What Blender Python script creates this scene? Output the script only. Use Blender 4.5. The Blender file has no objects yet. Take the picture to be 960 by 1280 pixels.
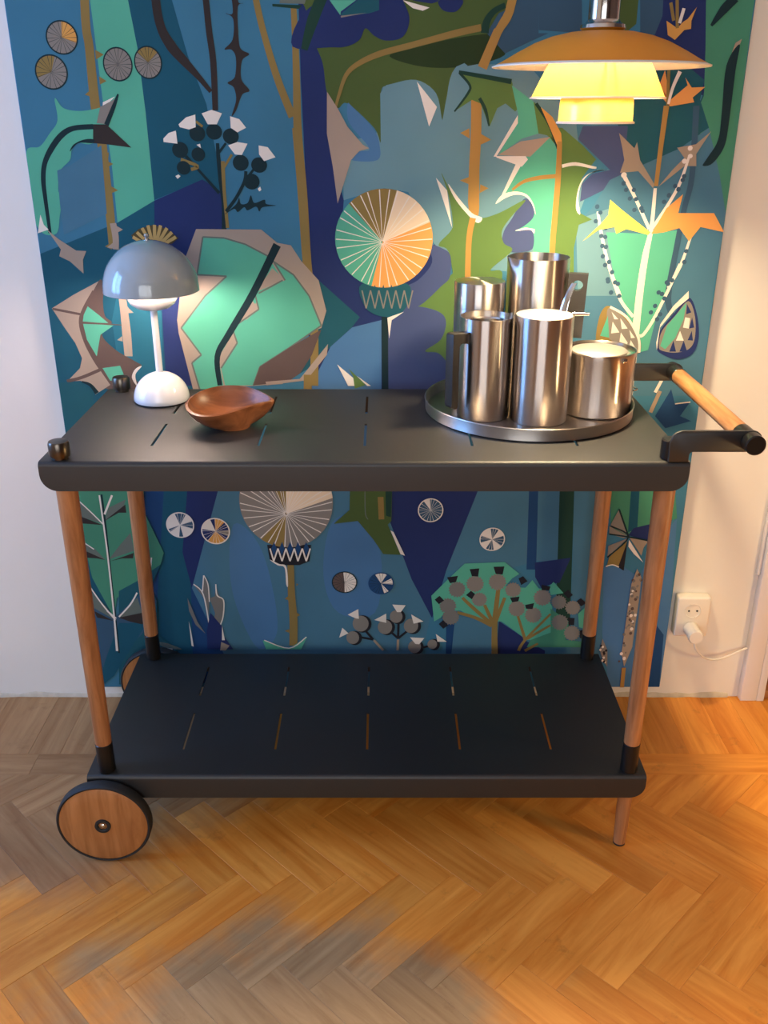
import bpy, bmesh, math, random
from mathutils import Vector, Matrix
PI = math.pi
scene = bpy.context.scene
col = scene.collection
random.seed(7)

# ------------------------------------------------------------------ camera
cam_d = bpy.data.cameras.new('camera')
cam = bpy.data.objects.new('camera', cam_d)
col.objects.link(cam)
cam.location = (0.0, -1.930, 1.330)
cam.rotation_euler = (math.radians(90 - 23.4), 0, 0)
cam_d.sensor_fit = 'VERTICAL'
cam_d.sensor_height = 36.0
cam_d.lens = 1165.0 / 1280.0 * 36.0
cam_d.shift_x = 2.0 / 1280.0
cam_d.clip_start = 0.02
scene.camera = cam

# ------------------------------------------------------------------ world, daylight, exposure
world = bpy.data.worlds.new('sky')
scene.world = world
world.use_nodes = True
bg = world.node_tree.nodes['Background']
bg.inputs['Color'].default_value = (0.50, 0.68, 1.0, 1)
bg.inputs['Strength'].default_value = 1.2

def area_light(name, loc, rot, sx, sy, energy, color, spread=180):
    d = bpy.data.lights.new(name, 'AREA')
    d.shape = 'RECTANGLE'
    d.size, d.size_y = sx, sy
    d.energy = energy
    d.color = color
    d.spread = math.radians(spread)
    o = bpy.data.objects.new(name, d)
    col.objects.link(o)
    o.location = loc
    o.rotation_euler = rot
    return o

# daylight arriving through the window of the left wall; ambient fill added behind the camera
area_light('daylight_left_window', (-2.52, -0.675, 1.50), (0, -PI / 2, 0), 1.25, 0.95, 66.0, (0.20, 0.46, 1.0))
area_light('rear_fill_light', (-0.55, -4.12, 1.45), (PI / 2, 0, 0), 2.0, 1.5, 56.0, (1.0, 0.93, 0.84))

def point_light(name, loc, energy, color, radius):
    d = bpy.data.lights.new(name, 'POINT')
    d.energy = energy
    d.color = color
    d.shadow_soft_size = radius
    o = bpy.data.objects.new(name, d)
    col.objects.link(o)
    o.location = loc
    return o

# a lit room lamp standing to the right, outside the picture
point_light('room_lamp_light', (1.36, -0.92, 0.46), 15.0, (1.0, 0.69, 0.33), 0.08)

scene.view_settings.view_transform = 'Standard'
scene.view_settings.look = 'None'
scene.view_settings.gamma = 1.0
scene.view_settings.use_curve_mapping = False
scene.view_settings.exposure = 0.08

# ------------------------------------------------------------------ materials
def lin(c):
    return tuple((x / 255 / 12.92) if x / 255 <= 0.04045 else ((x / 255 + 0.055) / 1.055) ** 2.4 for x in c) + (1.0,)

def new_mat(name):
    m = bpy.data.materials.new(name)
    m.use_nodes = True
    nt = m.node_tree
    return m, nt, nt.nodes['Principled BSDF']

def N(nt, t, **kw):
    n = nt.nodes.new(t)
    for k, v in kw.items():
        if k in n.inputs:
            n.inputs[k].default_value = v
        else:
            setattr(n, k, v)
    return n

def plain(name, rgb, rough=0.5, metal=0.0, noise=0.0, nscale=30.0, bump=0.0, bscale=200.0, coat=0.0, spec=0.5, stretch=(1, 1, 1)):
    m, nt, b = new_mat(name)
    c = lin(rgb)
    b.inputs['Base Color'].default_value = c
    b.inputs['Roughness'].default_value = rough
    b.inputs['Metallic'].default_value = metal
    b.inputs['Specular IOR Level'].default_value = spec
    b.inputs['Coat Weight'].default_value = coat
    tc = N(nt, 'ShaderNodeTexCoord')
    mp = N(nt, 'ShaderNodeMapping')
    mp.inputs['Scale'].default_value = stretch
    nt.links.new(tc.outputs['Object'], mp.inputs['Vector'])
    if noise:
        nz = N(nt, 'ShaderNodeTexNoise', Scale=nscale, Detail=4.0)
        nt.links.new(mp.outputs['Vector'], nz.inputs['Vector'])
        mx = N(nt, 'ShaderNodeMix', data_type='RGBA')
        mx.inputs[6].default_value = tuple(x * (1 - noise) for x in c[:3]) + (1,)
        mx.inputs[7].default_value = tuple(min(1, x * (1 + noise)) for x in c[:3]) + (1,)
        nt.links.new(nz.outputs['Fac'], mx.inputs[0])
        nt.links.new(mx.outputs[2], b.inputs['Base Color'])
    if bump:
        nb = N(nt, 'ShaderNodeTexNoise', Scale=bscale, Detail=3.0)
        nt.links.new(mp.outputs['Vector'], nb.inputs['Vector'])
        bp = N(nt, 'ShaderNodeBump', Strength=bump, Distance=0.002)
        nt.links.new(nb.outputs['Fac'], bp.inputs['Height'])
        nt.links.new(bp.outputs['Normal'], b.inputs['Normal'])
    return m

def wood(name, dark, light, axis='X', rough=0.42, grain=22.0, rnd=False, worn=False):
    m, nt, b = new_mat(name)
    tc = N(nt, 'ShaderNodeTexCoord')
    mp = N(nt, 'ShaderNodeMapping')
    s = {'X': (1.2, 14, 14), 'Y': (14, 1.2, 14), 'Z': (14, 14, 1.2)}[axis]
    mp.inputs['Scale'].default_value = s
    nt.links.new(tc.outputs['Object'], mp.inputs['Vector'])
    oi = N(nt, 'ShaderNodeObjectInfo')
    if rnd:
        ml = N(nt, 'ShaderNodeMath', operation='MULTIPLY')
        ml.inputs[1].default_value = 37.0
        nt.links.new(oi.outputs['Random'], ml.inputs[0])
        cb = N(nt, 'ShaderNodeCombineXYZ')
        for i in range(3):
            nt.links.new(ml.outputs[0], cb.inputs[i])
        nt.links.new(cb.outputs[0], mp.inputs['Location'])
    nz = N(nt, 'ShaderNodeTexNoise', Scale=grain / 6, Detail=6.0, Roughness=0.62, Distortion=0.9)
    nt.links.new(mp.outputs['Vector'], nz.inputs['Vector'])
    rp = N(nt, 'ShaderNodeValToRGB')
    rp.color_ramp.elements[0].position = 0.34
    rp.color_ramp.elements[1].position = 0.66
    rp.color_ramp.elements[0].color = lin(dark)
    rp.color_ramp.elements[1].color = lin(light)
    nt.links.new(nz.outputs['Fac'], rp.inputs[0])
    out = rp.outputs[0]
    if worn:
        # bare, greyed wood where the varnish has been walked off, and a browner patch by the left wall
        geo = N(nt, 'ShaderNodeNewGeometry')
        wn = N(nt, 'ShaderNodeTexNoise', Scale=6.0, Detail=6.0, Roughness=0.62)
        nt.links.new(geo.outputs['Position'], wn.inputs['Vector'])
        def blob(cx, cy, sx, sy, amp, edge0, edge1, colr, prev, maxf=1.0):
            mp2 = N(nt, 'ShaderNodeMapping')
            mp2.inputs['Location'].default_value = (-cx / sx, -cy / sy, 0)
            mp2.inputs['Scale'].default_value = (1 / sx, 1 / sy, 0)
            nt.links.new(geo.outputs['Position'], mp2.inputs['Vector'])
            ln = N(nt, 'ShaderNodeVectorMath', operation='LENGTH')
            nt.links.new(mp2.outputs[0], ln.inputs[0])
            ad = N(nt, 'ShaderNodeMath', operation='MULTIPLY_ADD')
            nt.links.new(wn.outputs['Fac'], ad.inputs[0])
            ad.inputs[1].default_value = amp
            nt.links.new(ln.outputs['Value'], ad.inputs[2])
            ad2 = N(nt, 'ShaderNodeMath', operation='MULTIPLY_ADD')
            nt.links.new(oi.outputs['Random'], ad2.inputs[0])
            ad2.inputs[1].default_value = amp * 0.3
            nt.links.new(ad.outputs[0], ad2.inputs[2])
            mr = N(nt, 'ShaderNodeMapRange')
            mr.inputs['From Min'].default_value = edge0
            mr.inputs['From Max'].default_value = edge1
            mr.inputs['To Min'].default_value = maxf
            mr.inputs['To Max'].default_value = 0.0
            nt.links.new(ad2.outputs[0], mr.inputs['Value'])
            gr = N(nt, 'ShaderNodeValToRGB')
            gr.color_ramp.elements[0].position = 0.3
            gr.color_ramp.elements[1].position = 0.72
            gr.color_ramp.elements[0].color = lin(colr[0])
            gr.color_ramp.elements[1].color = lin(colr[1])
            nt.links.new(nz.outputs['Fac'], gr.inputs[0])
            mx = N(nt, 'ShaderNodeMix', data_type='RGBA')
            nt.links.new(mr.outputs[0], mx.inputs[0])
            nt.links.new(prev, mx.inputs[6])
            nt.links.new(gr.outputs[0], mx.inputs[7])
            return mx.outputs[2]
        out = blob(-0.85, -0.25, 0.55, 0.40, 0.8, 1.35, 1.7, ((128, 92, 60), (172, 134, 96)), out, 0.8)
        out = blob(-0.16, -0.91, 0.43, 0.27, 1.0, 1.22, 1.62, ((140, 112, 76), (182, 154, 114)), out, 0.9)
    if worn:
        mt = N(nt, 'ShaderNodeTexNoise', Scale=14.0, Detail=6.0, Roughness=0.7)
        nt.links.new(geo.outputs['Position'], mt.inputs['Vector'])
        mrr = N(nt, 'ShaderNodeMapRange')
        mrr.inputs['From Min'].default_value = 0.60; mrr.inputs['From Max'].default_value = 0.80
        mrr.inputs['To Max'].default_value = 0.55
        nt.links.new(mt.outputs['Fac'], mrr.inputs['Value'])
        mxx = N(nt, 'ShaderNodeMix', data_type='RGBA')
        mxx.inputs[7].default_value = lin((112, 66, 28))
        nt.links.new(mrr.outputs[0], mxx.inputs[0]); nt.links.new(out, mxx.inputs[6])
        out = mxx.outputs[2]
    if rnd:
        hs = N(nt, 'ShaderNodeHueSaturation')
        mr = N(nt, 'ShaderNodeMapRange')
        mr.inputs['To Min'].default_value = 0.84
        mr.inputs['To Max'].default_value = 1.10
        nt.links.new(oi.outputs['Random'], mr.inputs['Value'])
        nt.links.new(mr.outputs[0], hs.inputs['Value'])
        nt.links.new(out, hs.inputs['Color'])
        out = hs.outputs[0]
    nt.links.new(out, b.inputs['Base Color'])
    b.inputs['Specular IOR Level'].default_value = 0.35
    b.inputs['Roughness'].default_value = rough
    bp = N(nt, 'ShaderNodeBump', Strength=0.12, Distance=0.001)
    nt.links.new(nz.outputs['Fac'], bp.inputs['Height'])
    nt.links.new(bp.outputs['Normal'], b.inputs['Normal'])
    return m

MAT = {}
MAT['wall'] = plain('painted_plaster', (226, 219, 208), 0.75, noise=0.05, nscale=3.0, bump=0.25, bscale=45)
MAT['wall_dark'] = plain('brown_painted_plaster', (104, 84, 70), 0.75, noise=0.05, nscale=3.0)
MAT['ceiling'] = plain('ceiling_paint', (225, 222, 215), 0.8, noise=0.02)
MAT['trim'] = plain('gloss_trim_paint', (226, 222, 218), 0.35, noise=0.02)
MAT['caulk'] = plain('cracked_caulk', (196, 180, 156), 0.8, noise=0.35, nscale=40)
MAT['subfloor'] = plain('floor_joint', (74, 50, 28), 0.8, noise=0.2)
MAT['plank'] = wood('parquet_oak', (206, 122, 38), (232, 156, 66), 'X', 0.50, 14, rnd=True, worn=True)
MAT['oak'] = wood('oiled_oak', (138, 88, 52), (180, 124, 80), 'Z', 0.45, 26)
MAT['oak_y'] = wood('oiled_oak_rail', (148, 98, 56), (190, 138, 88), 'Y', 0.45, 26)
MAT['oak_x'] = wood('oiled_oak_disc', (148, 94, 50), (182, 124, 74), 'Z', 0.45, 18)
MAT['doorwood'] = wood('varnished_door', (140, 74, 26), (176, 100, 40), 'Z', 0.35, 16)
MAT['teak'] = wood('turned_teak', (106, 58, 30), (146, 88, 52), 'X', 0.34, 16)
MAT['black'] = plain('black_powder_coat', (25, 24, 23), 0.50, 0.0, noise=0.08, nscale=60, bump=0.06, bscale=900, spec=0.7)
MAT['blackmetal'] = plain('black_steel_cap', (40, 38, 36), 0.3, 0.6, noise=0.05)
MAT['gunmetal'] = plain('dark_polished_steel', (92, 84, 76), 0.28, 1.0, noise=0.05)
MAT['rubber'] = plain('black_rubber', (26, 26, 26), 0.7, noise=0.1)
MAT['steel'] = plain('brushed_steel', (190, 182, 176), 0.20, 1.0, noise=0.05, nscale=6, stretch=(40, 40, 1.0))
def brush(m, aniso=0.9, rough=0.24):
    nt = m.node_tree
    b = nt.nodes['Principled BSDF']
    tg = N(nt, 'ShaderNodeTangent', direction_type='RADIAL', axis='Z')
    b.inputs['Roughness'].default_value = rough
    b.inputs['Anisotropic'].default_value = aniso
    b.inputs['Anisotropic Rotation'].default_value = 0.25
    nt.links.new(tg.outputs[0], b.inputs['Tangent'])
brush(MAT['steel'], 0.97, 0.28)
MAT['steel_satin'] = plain('satin_steel', (200, 192, 184), 0.5, 1.0, noise=0.04, nscale=8)
MAT['steel_band'] = plain('brushed_steel_band', (208, 200, 192), 0.3, 1.0, noise=0.05, nscale=8)
brush(MAT['steel_band'], 0.9, 0.42)
MAT['steel_rim'] = plain('polished_steel', (206, 200, 192), 0.14, 1.0, noise=0.03)
MAT['chrome'] = plain('lamp_chrome', (205, 200, 192), 0.12, 1.0, noise=0.02)
MAT['plastic'] = plain('black_handle_plastic', (36, 33, 30), 0.4, noise=0.08)
MAT['shade'] = plain('grey_blue_lacquer', (156, 166, 170), 0.16, noise=0.02, coat=0.5)
MAT['whitelac'] = plain('white_lacquer', (226, 224, 226), 0.18, noise=0.02, coat=0.4)
MAT['outlet'] = plain('white_socket_plastic', (230, 220, 204), 0.4, noise=0.02)
MAT['hole'] = plain('socket_hole', (30, 24, 20), 0.8, noise=0.1)
MAT['amber'] = plain('amber_lacquered_metal', (238, 150, 26), 0.45, noise=0.04)
MAT['whitein'] = plain('white_reflector', (240, 234, 220), 0.5, noise=0.02)

def shade_glass(name, rgb, clear):
    m, nt, b = new_mat(name)
    nt.nodes.remove(b)
    tl = N(nt, 'ShaderNodeBsdfTranslucent'); tl.inputs[0].default_value = lin(rgb)
    df = N(nt, 'ShaderNodeBsdfDiffuse'); df.inputs[0].default_value = lin(rgb)
    tr = N(nt, 'ShaderNodeBsdfTransparent'); tr.inputs[0].default_value = lin(rgb)
    gl = N(nt, 'ShaderNodeBsdfGlossy'); gl.inputs['Roughness'].default_value = 0.15
    nz = N(nt, 'ShaderNodeTexNoise', Scale=40.0)
    m0 = N(nt, 'ShaderNodeMixShader'); m0.inputs[0].default_value = 0.3
    m1 = N(nt, 'ShaderNodeMixShader'); m1.inputs[0].default_value = clear
    m2 = N(nt, 'ShaderNodeMixShader'); m2.inputs[0].default_value = 0.05
    nt.links.new(tl.outputs[0], m0.inputs[1]); nt.links.new(df.outputs[0], m0.inputs[2])
    nt.links.new(m0.outputs[0], m1.inputs[1]); nt.links.new(tr.outputs[0], m1.inputs[2])
    nt.links.new(m1.outputs[0], m2.inputs[1]); nt.links.new(gl.outputs[0], m2.inputs[2])
    nt.links.new(m2.outputs[0], nt.nodes['Material Output'].inputs[0])
    return m
MAT['amberglass'] = shade_glass('amber_glass', (255, 196, 98), 0.05)
MAT['opal'] = shade_glass('opal_diffuser', (206, 200, 206), 0.6)

def pane_mat():
    m, nt, b = new_mat('window_glass')
    nt.nodes.remove(b)
    tr = N(nt, 'ShaderNodeBsdfTransparent'); tr.inputs[0].default_value = (0.94, 0.97, 1, 1)
    gl = N(nt, 'ShaderNodeBsdfGlossy'); gl.inputs['Roughness'].default_value = 0.02
    mx = N(nt, 'ShaderNodeMixShader'); mx.inputs[0].default_value = 0.06
    nt.links.new(tr.outputs[0], mx.inputs[1]); nt.links.new(gl.outputs[0], mx.inputs[2])
    nt.links.new(mx.outputs[0], nt.nodes['Material Output'].inputs[0])
    return m
MAT['pane'] = pane_mat()

def bulb_mat(name, rgb, s):
    m, nt, b = new_mat(name)
    b.inputs['Base Color'].default_value = lin(rgb)
    b.inputs['Emission Color'].default_value = lin(rgb)
    b.inputs['Emission Strength'].default_value = s
    return m
MAT['bulb'] = bulb_mat('lit_bulb', (255, 214, 150), 12.0)

def cotton():
    m, nt, b = new_mat('printed_cotton')
    at = N(nt, 'ShaderNodeAttribute', attribute_name='ink')
    geo = N(nt, 'ShaderNodeNewGeometry')
    nz = N(nt, 'ShaderNodeTexNoise', Scale=3.2, Detail=3.0, Roughness=0.55)
    nt.links.new(geo.outputs['Position'], nz.inputs['Vector'])
    mr = N(nt, 'ShaderNodeMapRange')
    mr.inputs['From Min'].default_value = 0.3; mr.inputs['From Max'].default_value = 0.7
    mr.inputs['To Min'].default_value = 0.86; mr.inputs['To Max'].default_value = 1.12
    nt.links.new(nz.outputs['Fac'], mr.inputs['Value'])
    # weave
    mp = N(nt, 'ShaderNodeMapping'); mp.inputs['Scale'].default_value = (900, 1, 220)
    nt.links.new(geo.outputs['Position'], mp.inputs['Vector'])
    wv = N(nt, 'ShaderNodeTexNoise', Scale=1.0, Detail=2.0)
    nt.links.new(mp.outputs[0], wv.inputs['Vector'])
    hs = N(nt, 'ShaderNodeHueSaturation')
    nt.links.new(mr.outputs[0], hs.inputs['Value'])
    nt.links.new(at.outputs['Color'], hs.inputs['Color'])
    nt.links.new(hs.outputs[0], b.inputs['Base Color'])
    b.inputs['Roughness'].default_value = 0.85
    b.inputs['Specular IOR Level'].default_value = 0.2
    bp = N(nt, 'ShaderNodeBump', Strength=0.15, Distance=0.0006)
    nt.links.new(wv.outputs['Fac'], bp.inputs['Height'])
    nt.links.new(bp.outputs['Normal'], b.inputs['Normal'])
    return m
MAT['cotton'] = cotton()

# ------------------------------------------------------------------ mesh helpers
def obj(name, bm, mat, parent=None, smooth=38, loc=(0, 0, 0)):
    bmesh.ops.remove_doubles(bm, verts=bm.verts, dist=1e-6)
    if smooth:
        bmesh.ops.recalc_face_normals(bm, faces=bm.faces)
        lim = math.radians(smooth)
        for f in bm.faces:
            f.smooth = True
        for e in bm.edges:
            if len(e.link_faces) == 2 and e.calc_face_angle(0) > lim:
                e.smooth = False
    me = bpy.data.meshes.new(name)
    bm.to_mesh(me)
    bm.free()
    me.materials.append(MAT[mat] if isinstance(mat, str) else mat)
    o = bpy.data.objects.new(name, me)
    col.objects.link(o)
    o.location = loc
    if parent:
        o.parent = parent
    return o

def thing(name, label, cat, loc=(0, 0, 0), group=None):
    o = bpy.data.objects.new(name, None)
    o.empty_display_size = 0.05
    col.objects.link(o)
    o.location = loc
    o['label'] = label
    o['category'] = cat
    if group:
        o['group'] = group
    return o

def struct(name, bm, mat, label=None, smooth=38):
    o = obj(name, bm, mat, None, smooth)
    o['kind'] = 'structure'
    if label:
        o['label'] = label
    return o

def box(bm, x0, x1, y0, y1, z0, z1, bev=0.0, seg=2):
    r = bmesh.ops.create_cube(bm, size=1.0)
    vs = r['verts']
    for v in vs:
        v.co = Vector(((x0 + x1) / 2 + v.co.x * (x1 - x0), (y0 + y1) / 2 + v.co.y * (y1 - y0), (z0 + z1) / 2 + v.co.z * (z1 - z0)))
    if bev:
        es = list({e for v in vs for e in v.link_edges})
        bmesh.ops.bevel(bm, geom=es, offset=bev, segments=seg, profile=0.5, affect='EDGES')
    return bm

def B(*a, **k):
    return box(bmesh.new(), *a, **k)

def lathe(prof, seg=64, mtx=None, bm=None, closed=False):
    """profile of (r, z) revolved about z; r = 0 makes a pole"""
    bm = bm or bmesh.new()
    rings = []
    for r, z in prof:
        if r < 1e-7:
            rings.append([bm.verts.new((0, 0, z))])
        else:
            rings.append([bm.verts.new((r * math.cos(2 * PI * i / seg), r * math.sin(2 * PI * i / seg), z)) for i in range(seg)])
    pairs = list(zip(rings, rings[1:]))
    if closed:
        pairs.append((rings[-1], rings[0]))
    for a, b in pairs:
        for i in range(seg):
            j = (i + 1) % seg
            if len(a) == 1 and len(b) == 1:
                continue
            if len(a) == 1:
                bm.faces.new((a[0], b[i], b[j]))
            elif len(b) == 1:
                bm.faces.new((a[i], a[j], b[0]))
            else:
                bm.faces.new((a[i], a[j], b[j], b[i]))
    if mtx is not None:
        bmesh.ops.transform(bm, matrix=mtx, verts=[v for r in rings for v in r])
    return bm

def cyl(r, z0, z1, bev=0.001, seg=40, mtx=None, r1=None, bm=None):
    r1 = r if r1 is None else r1
    b = bev
    return lathe([(0, z0), (r - b, z0), (r, z0 + b), (r1, z1 - b), (r1 - b, z1), (0, z1)], seg, mtx, bm)

AX_Y = Matrix.Rotation(PI / 2, 4, 'X')     # z axis -> -y
def along_y(x, z, y):
    """lathe axis runs towards -y starting at (x, y, z)"""
    return Matrix.Translation((x, y, z)) @ AX_Y

def tube(pts, radii, seg=12, bm=None, cap=True):
    bm = bm or bmesh.new()
    P = [Vector(p) for p in pts]
    if not hasattr(radii, '__len__'):
        radii = [radii] * len(P)
    rings = []
    up = None
    for i, p in enumerate(P):
        t = (P[min(i + 1, len(P) - 1)] - P[max(i - 1, 0)]).normalized()
        if up is None:
            a = Vector((0, 0, 1)) if abs(t.z) < 0.9 else Vector((1, 0, 0))
            up = (a - t * a.dot(t)).normalized()
        else:
            up = (up - t * up.dot(t)).normalized()
        s = t.cross(up)
        rings.append([bm.verts.new(p + (up * math.cos(2 * PI * k / seg) + s * math.sin(2 * PI * k / seg)) * radii[i]) for k in range(seg)])
    for a, b in zip(rings, rings[1:]):
        for k in range(seg):
            j = (k + 1) % seg
            bm.faces.new((a[k], a[j], b[j], b[k]))
    if cap:
        bm.faces.new(rings[0][::-1])
        bm.faces.new(rings[-1])
    return bm

def spline(pts, n=8, closed=False):
    P = [Vector(p) for p in pts]
    out = []
    m = len(P)
    rng = m if closed else m - 1
    for i in range(rng):
        if closed:
            a, b, c, d = P[(i - 1) % m], P[i], P[(i + 1) % m], P[(i + 2) % m]
        else:
            a, b, c, d = P[max(i - 1, 0)], P[i], P[i + 1], P[min(i + 2, m - 1)]
        for k in range(n):
            t = k / n
            out.append(0.5 * ((2 * b) + (c - a) * t + (2 * a - 5 * b + 4 * c - d) * t * t + (3 * b - a - 3 * c + d) * t ** 3))
    if not closed:
        out.append(P[-1])
    return out

def prism(pts2, y0, y1, bev=0.0, mtx=None, bm=None):
    """outline in xz, extruded from y0 to y1"""
    bm = bm or bmesh.new()
    a = [bm.verts.new((x, y0, z)) for x, z in pts2]
    b = [bm.verts.new((x, y1, z)) for x, z in pts2]
    fa = bm.faces.new(a)
    fb = bm.faces.new(b[::-1])
    n = len(a)
    for i in range(n):
        bm.faces.new((a[i], b[i], b[(i + 1) % n], a[(i + 1) % n]))
    if bev:
        es = list(fa.edges) + list(fb.edges)
        bmesh.ops.bevel(bm, geom=es, offset=bev, segments=2, profile=0.5, affect='EDGES')
    if mtx is not None:
        bmesh.ops.transform(bm, matrix=mtx, verts=bm.verts)
    return bm

def round_poly(pts, n=6):
    """pts: (x, z, r) corners -> outline with rounded corners"""
    out = []
    m = len(pts)
    for i in range(m):
        x, z, r = pts[i]
        if r <= 0:
            out.append((x, z))
            continue
        p = Vector((x, z)); a = Vector(pts[i - 1][:2]) - p; b = Vector(pts[(i + 1) % m][:2]) - p
        ang = a.angle(b)
        d = min(r / math.tan(ang / 2), a.length * 0.499, b.length * 0.499)
        p0 = p + a.normalized() * d; p1 = p + b.normalized() * d
        for k in range(n + 1):
            t = k / n
            q = p0 * (1 - t) ** 2 + p * 2 * t * (1 - t) * 0.96 + p1 * t * t
            q += p * 2 * t * (1 - t) * 0.04
            out.append((q.x, q.y))
    return out

# ================================================================== the setting
XL, XR, YB, ZC = -2.42, 2.30, -4.05, 2.55
# ---- back wall with a doorway on the right
DX0, DX1, DZ = 0.914, 1.72, 2.05
bm = bmesh.new()
box(bm, XL, DX0, 0.0, 0.12, -0.02, ZC)
box(bm, DX1, XR, 0.0, 0.12, -0.02, ZC)
box(bm, DX0, DX1, 0.0, 0.12, DZ, ZC)
struct('wall_back', bm, 'wall', 'white plaster wall behind the printed textile', 0)
bm = bmesh.new()
box(bm, XL - 0.12, XL, YB, -1.20, -0.02, ZC); box(bm, XL - 0.12, XL, -0.15, 0.12, -0.02, ZC)
box(bm, XL - 0.12, XL, -1.20, -0.15, -0.02, 0.80); box(bm, XL - 0.12, XL, -1.20, -0.15, 2.20, ZC)
struct('wall_left', bm, 'wall', None, 0)
struct('wall_right', B(XR, XR + 0.12, YB, 0.12, -0.02, ZC), 'wall_dark', None, 0)
bm = bmesh.new()
box(bm, XL, -1.65, YB - 0.12, YB, -0.02, ZC); box(bm, 0.55, XR, YB - 0.12, YB, -0.02, ZC)
box(bm, -1.65, 0.55, YB - 0.12, YB, -0.02, 0.65); box(bm, -1.65, 0.55, YB - 0.12, YB, 2.25, ZC)
struct('wall_front', bm, 'wall_dark', None, 0)
struct('ceiling', B(XL, XR, YB, 0.12, ZC, ZC + 0.1), 'ceiling', None, 0)

def window(name, horizontal, a0, a1, z0, z1, plane, bars):
    bm = bmesh.new()
    def bx(u0, u1, w0, w1, d0, d1):
        if horizontal:
            box(bm, u0, u1, plane + d0, plane + d1, w0, w1, 0.003)
        else:
            box(bm, plane + d0, plane + d1, u0, u1, w0, w1, 0.003)
    f = 0.055
    bx(a0, a1, z0, z0 + f, -.03, .03); bx(a0, a1, z1 - f, z1, -.03, .03)
    bx(a0, a0 + f, z0 + f, z1 - f, -.03, .03); bx(a1 - f, a1, z0 + f, z1 - f, -.03, .03)
    for i in range(1, bars):
        c = a0 + (a1 - a0) * i / bars
        bx(c - .03, c + .03, z0 + f, z1 - f, -.028, .028)
    o = struct(name, bm, 'trim')
    for i in range(bars):
        u0 = a0 + (a1 - a0) * i / bars + .03; u1 = a0 + (a1 - a0) * (i + 1) / bars - .03
        bm2 = bmesh.new()
        if horizontal:
            box(bm2, u0, u1, plane - .002, plane + .002, z0 + f, z1 - f)
        else:
            box(bm2, plane - .002, plane + .002, u0, u1, z0 + f, z1 - f)
        obj('pane', bm2, 'pane', o, 0)
    return o
window('window_1', False, -1.20, -0.15, 0.80, 2.20, XL - 0.06, 2)
window('added_unseen_window', True, -1.65, 0.55, 0.65, 2.25, YB - 0.06, 3)  # unseen window, added to carry the ambient fill

# ---- doorway on the right: casing, threshold, leaf
bm = B(0.874, 0.914, -0.022, 0.002, 0.0, DZ + 0.04, 0.003)
box(bm, 0.914, 0.932, -0.022, 0.002, 0.0, DZ + 0.002, 0.0015)
box(bm, 0.914, DX1 + 0.04, -0.022, 0.002, DZ, DZ + 0.04, 0.003)
box(bm, DX1, DX1 + 0.04, -0.022, 0.002, 0.0, DZ, 0.003)
struct('trim_1', bm, 'trim', 'pinkish white painted door casing at the right edge')
struct('trim_2', B(0.932, DX1, -0.012, 0.11, 0.0, 0.024, 0.004), 'oak_x', 'worn wooden threshold below the door')
dl = struct('door_1', B(0.934, DX1 - .003, 0.03, 0.07, 0.028, DZ - .004, 0.002), 'doorwood', 'varnished orange wooden door beside the white casing')
hb = lathe([(0, 0), (.024, 0), (.024, .006), (.009, .008), (.009, .04), (0, .042)], 24, along_y(1.0, 1.0, .03))
box(hb, .992, 1.10, -.012, .0, .992, 1.008, .003)
obj('door_handle', hb, 'chrome', dl)
# ---- flaking filler along the foot of the back wall
rnd = random.Random(3)
bm = bmesh.new()
x = XL
prev = None
while x < 0.874:
    h = 0.007 + rnd.random() * 0.007; d = 0.003 + rnd.random() * 0.005
    ring = [bm.verts.new((x, 0.0, h)), bm.verts.new((x, -d * 0.5, h * 0.8)), bm.verts.new((x, -d, 0.0)), bm.verts.new((x, 0.0, 0.0))]
    if prev:
        for k in range(4):
            bm.faces.new((prev[k], prev[(k + 1) % 4], ring[(k + 1) % 4], ring[k]))
    prev = ring
    x += 0.02 + rnd.random() * 0.03
struct('baseboard_back', bm, 'caulk', 'uneven strip of cracked filler along the foot of the wall', 60)

# ================================================================== parquet floor
floor = struct('floor', B(XL, XR, YB, 0.12, -0.05, -0.012), 'subfloor', 'worn oak herringbone parquet with a straight border by the wall', 0)
PW = 0.0717
PL = PW * 4
R2 = math.sqrt(0.5)
TX, TY = 0.336, -0.582
YF = -0.295            # herringbone starts in front of the straight border board

def clip(poly, axis, lim, sign):
    out = []
    for i, p in enumerate(poly):
        q = poly[(i + 1) % len(poly)]
        a = (p[axis] - lim) * sign; b = (q[axis] - lim) * sign
        if a >= 0:
            out.append(p)
        if (a >= 0) != (b >= 0):
            t = a / (a - b)
            out.append((p[0] + (q[0] - p[0]) * t, p[1] + (q[1] - p[1]) * t))
    return out

def plank_mesh(poly, bm=None):
    """poly in local coordinates (ccw); a chamfered board with its top near z = 0"""
    bm = bm or bmesh.new()
    c = Vector((sum(p[0] for p in poly) / len(poly), sum(p[1] for p in poly) / len(poly)))
    n = len(poly)
    def inset(d):
        out = []
        for i in range(n):
            p0, p1, p2 = Vector(poly[i - 1]), Vector(poly[i]), Vector(poly[(i + 1) % n])
            a = (p1 - p0).normalized(); b = (p2 - p1).normalized()
            na = Vector((-a.y, a.x)); nb = Vector((-b.y, b.x))
            k = 1 + na.dot(nb)
            out.append(p1 + (na + nb) * (d / max(k, 0.3)))
        return out
    lo = [bm.verts.new((p.x, p.y, -0.0115)) for p in inset(0.00012)]
    mid = [bm.verts.new((p.x, p.y, -0.0004)) for p in inset(0.00012)]
    top = [bm.verts.new((p.x, p.y, 0.0)) for p in inset(0.0006)]
    for i in range(n):
        j = (i + 1) % n
        bm.faces.new((lo[i], lo[j], mid[j], mid[i]))
        bm.faces.new((mid[i], mid[j], top[j], top[i]))
    bm.faces.new(top)
    return bm

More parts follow.
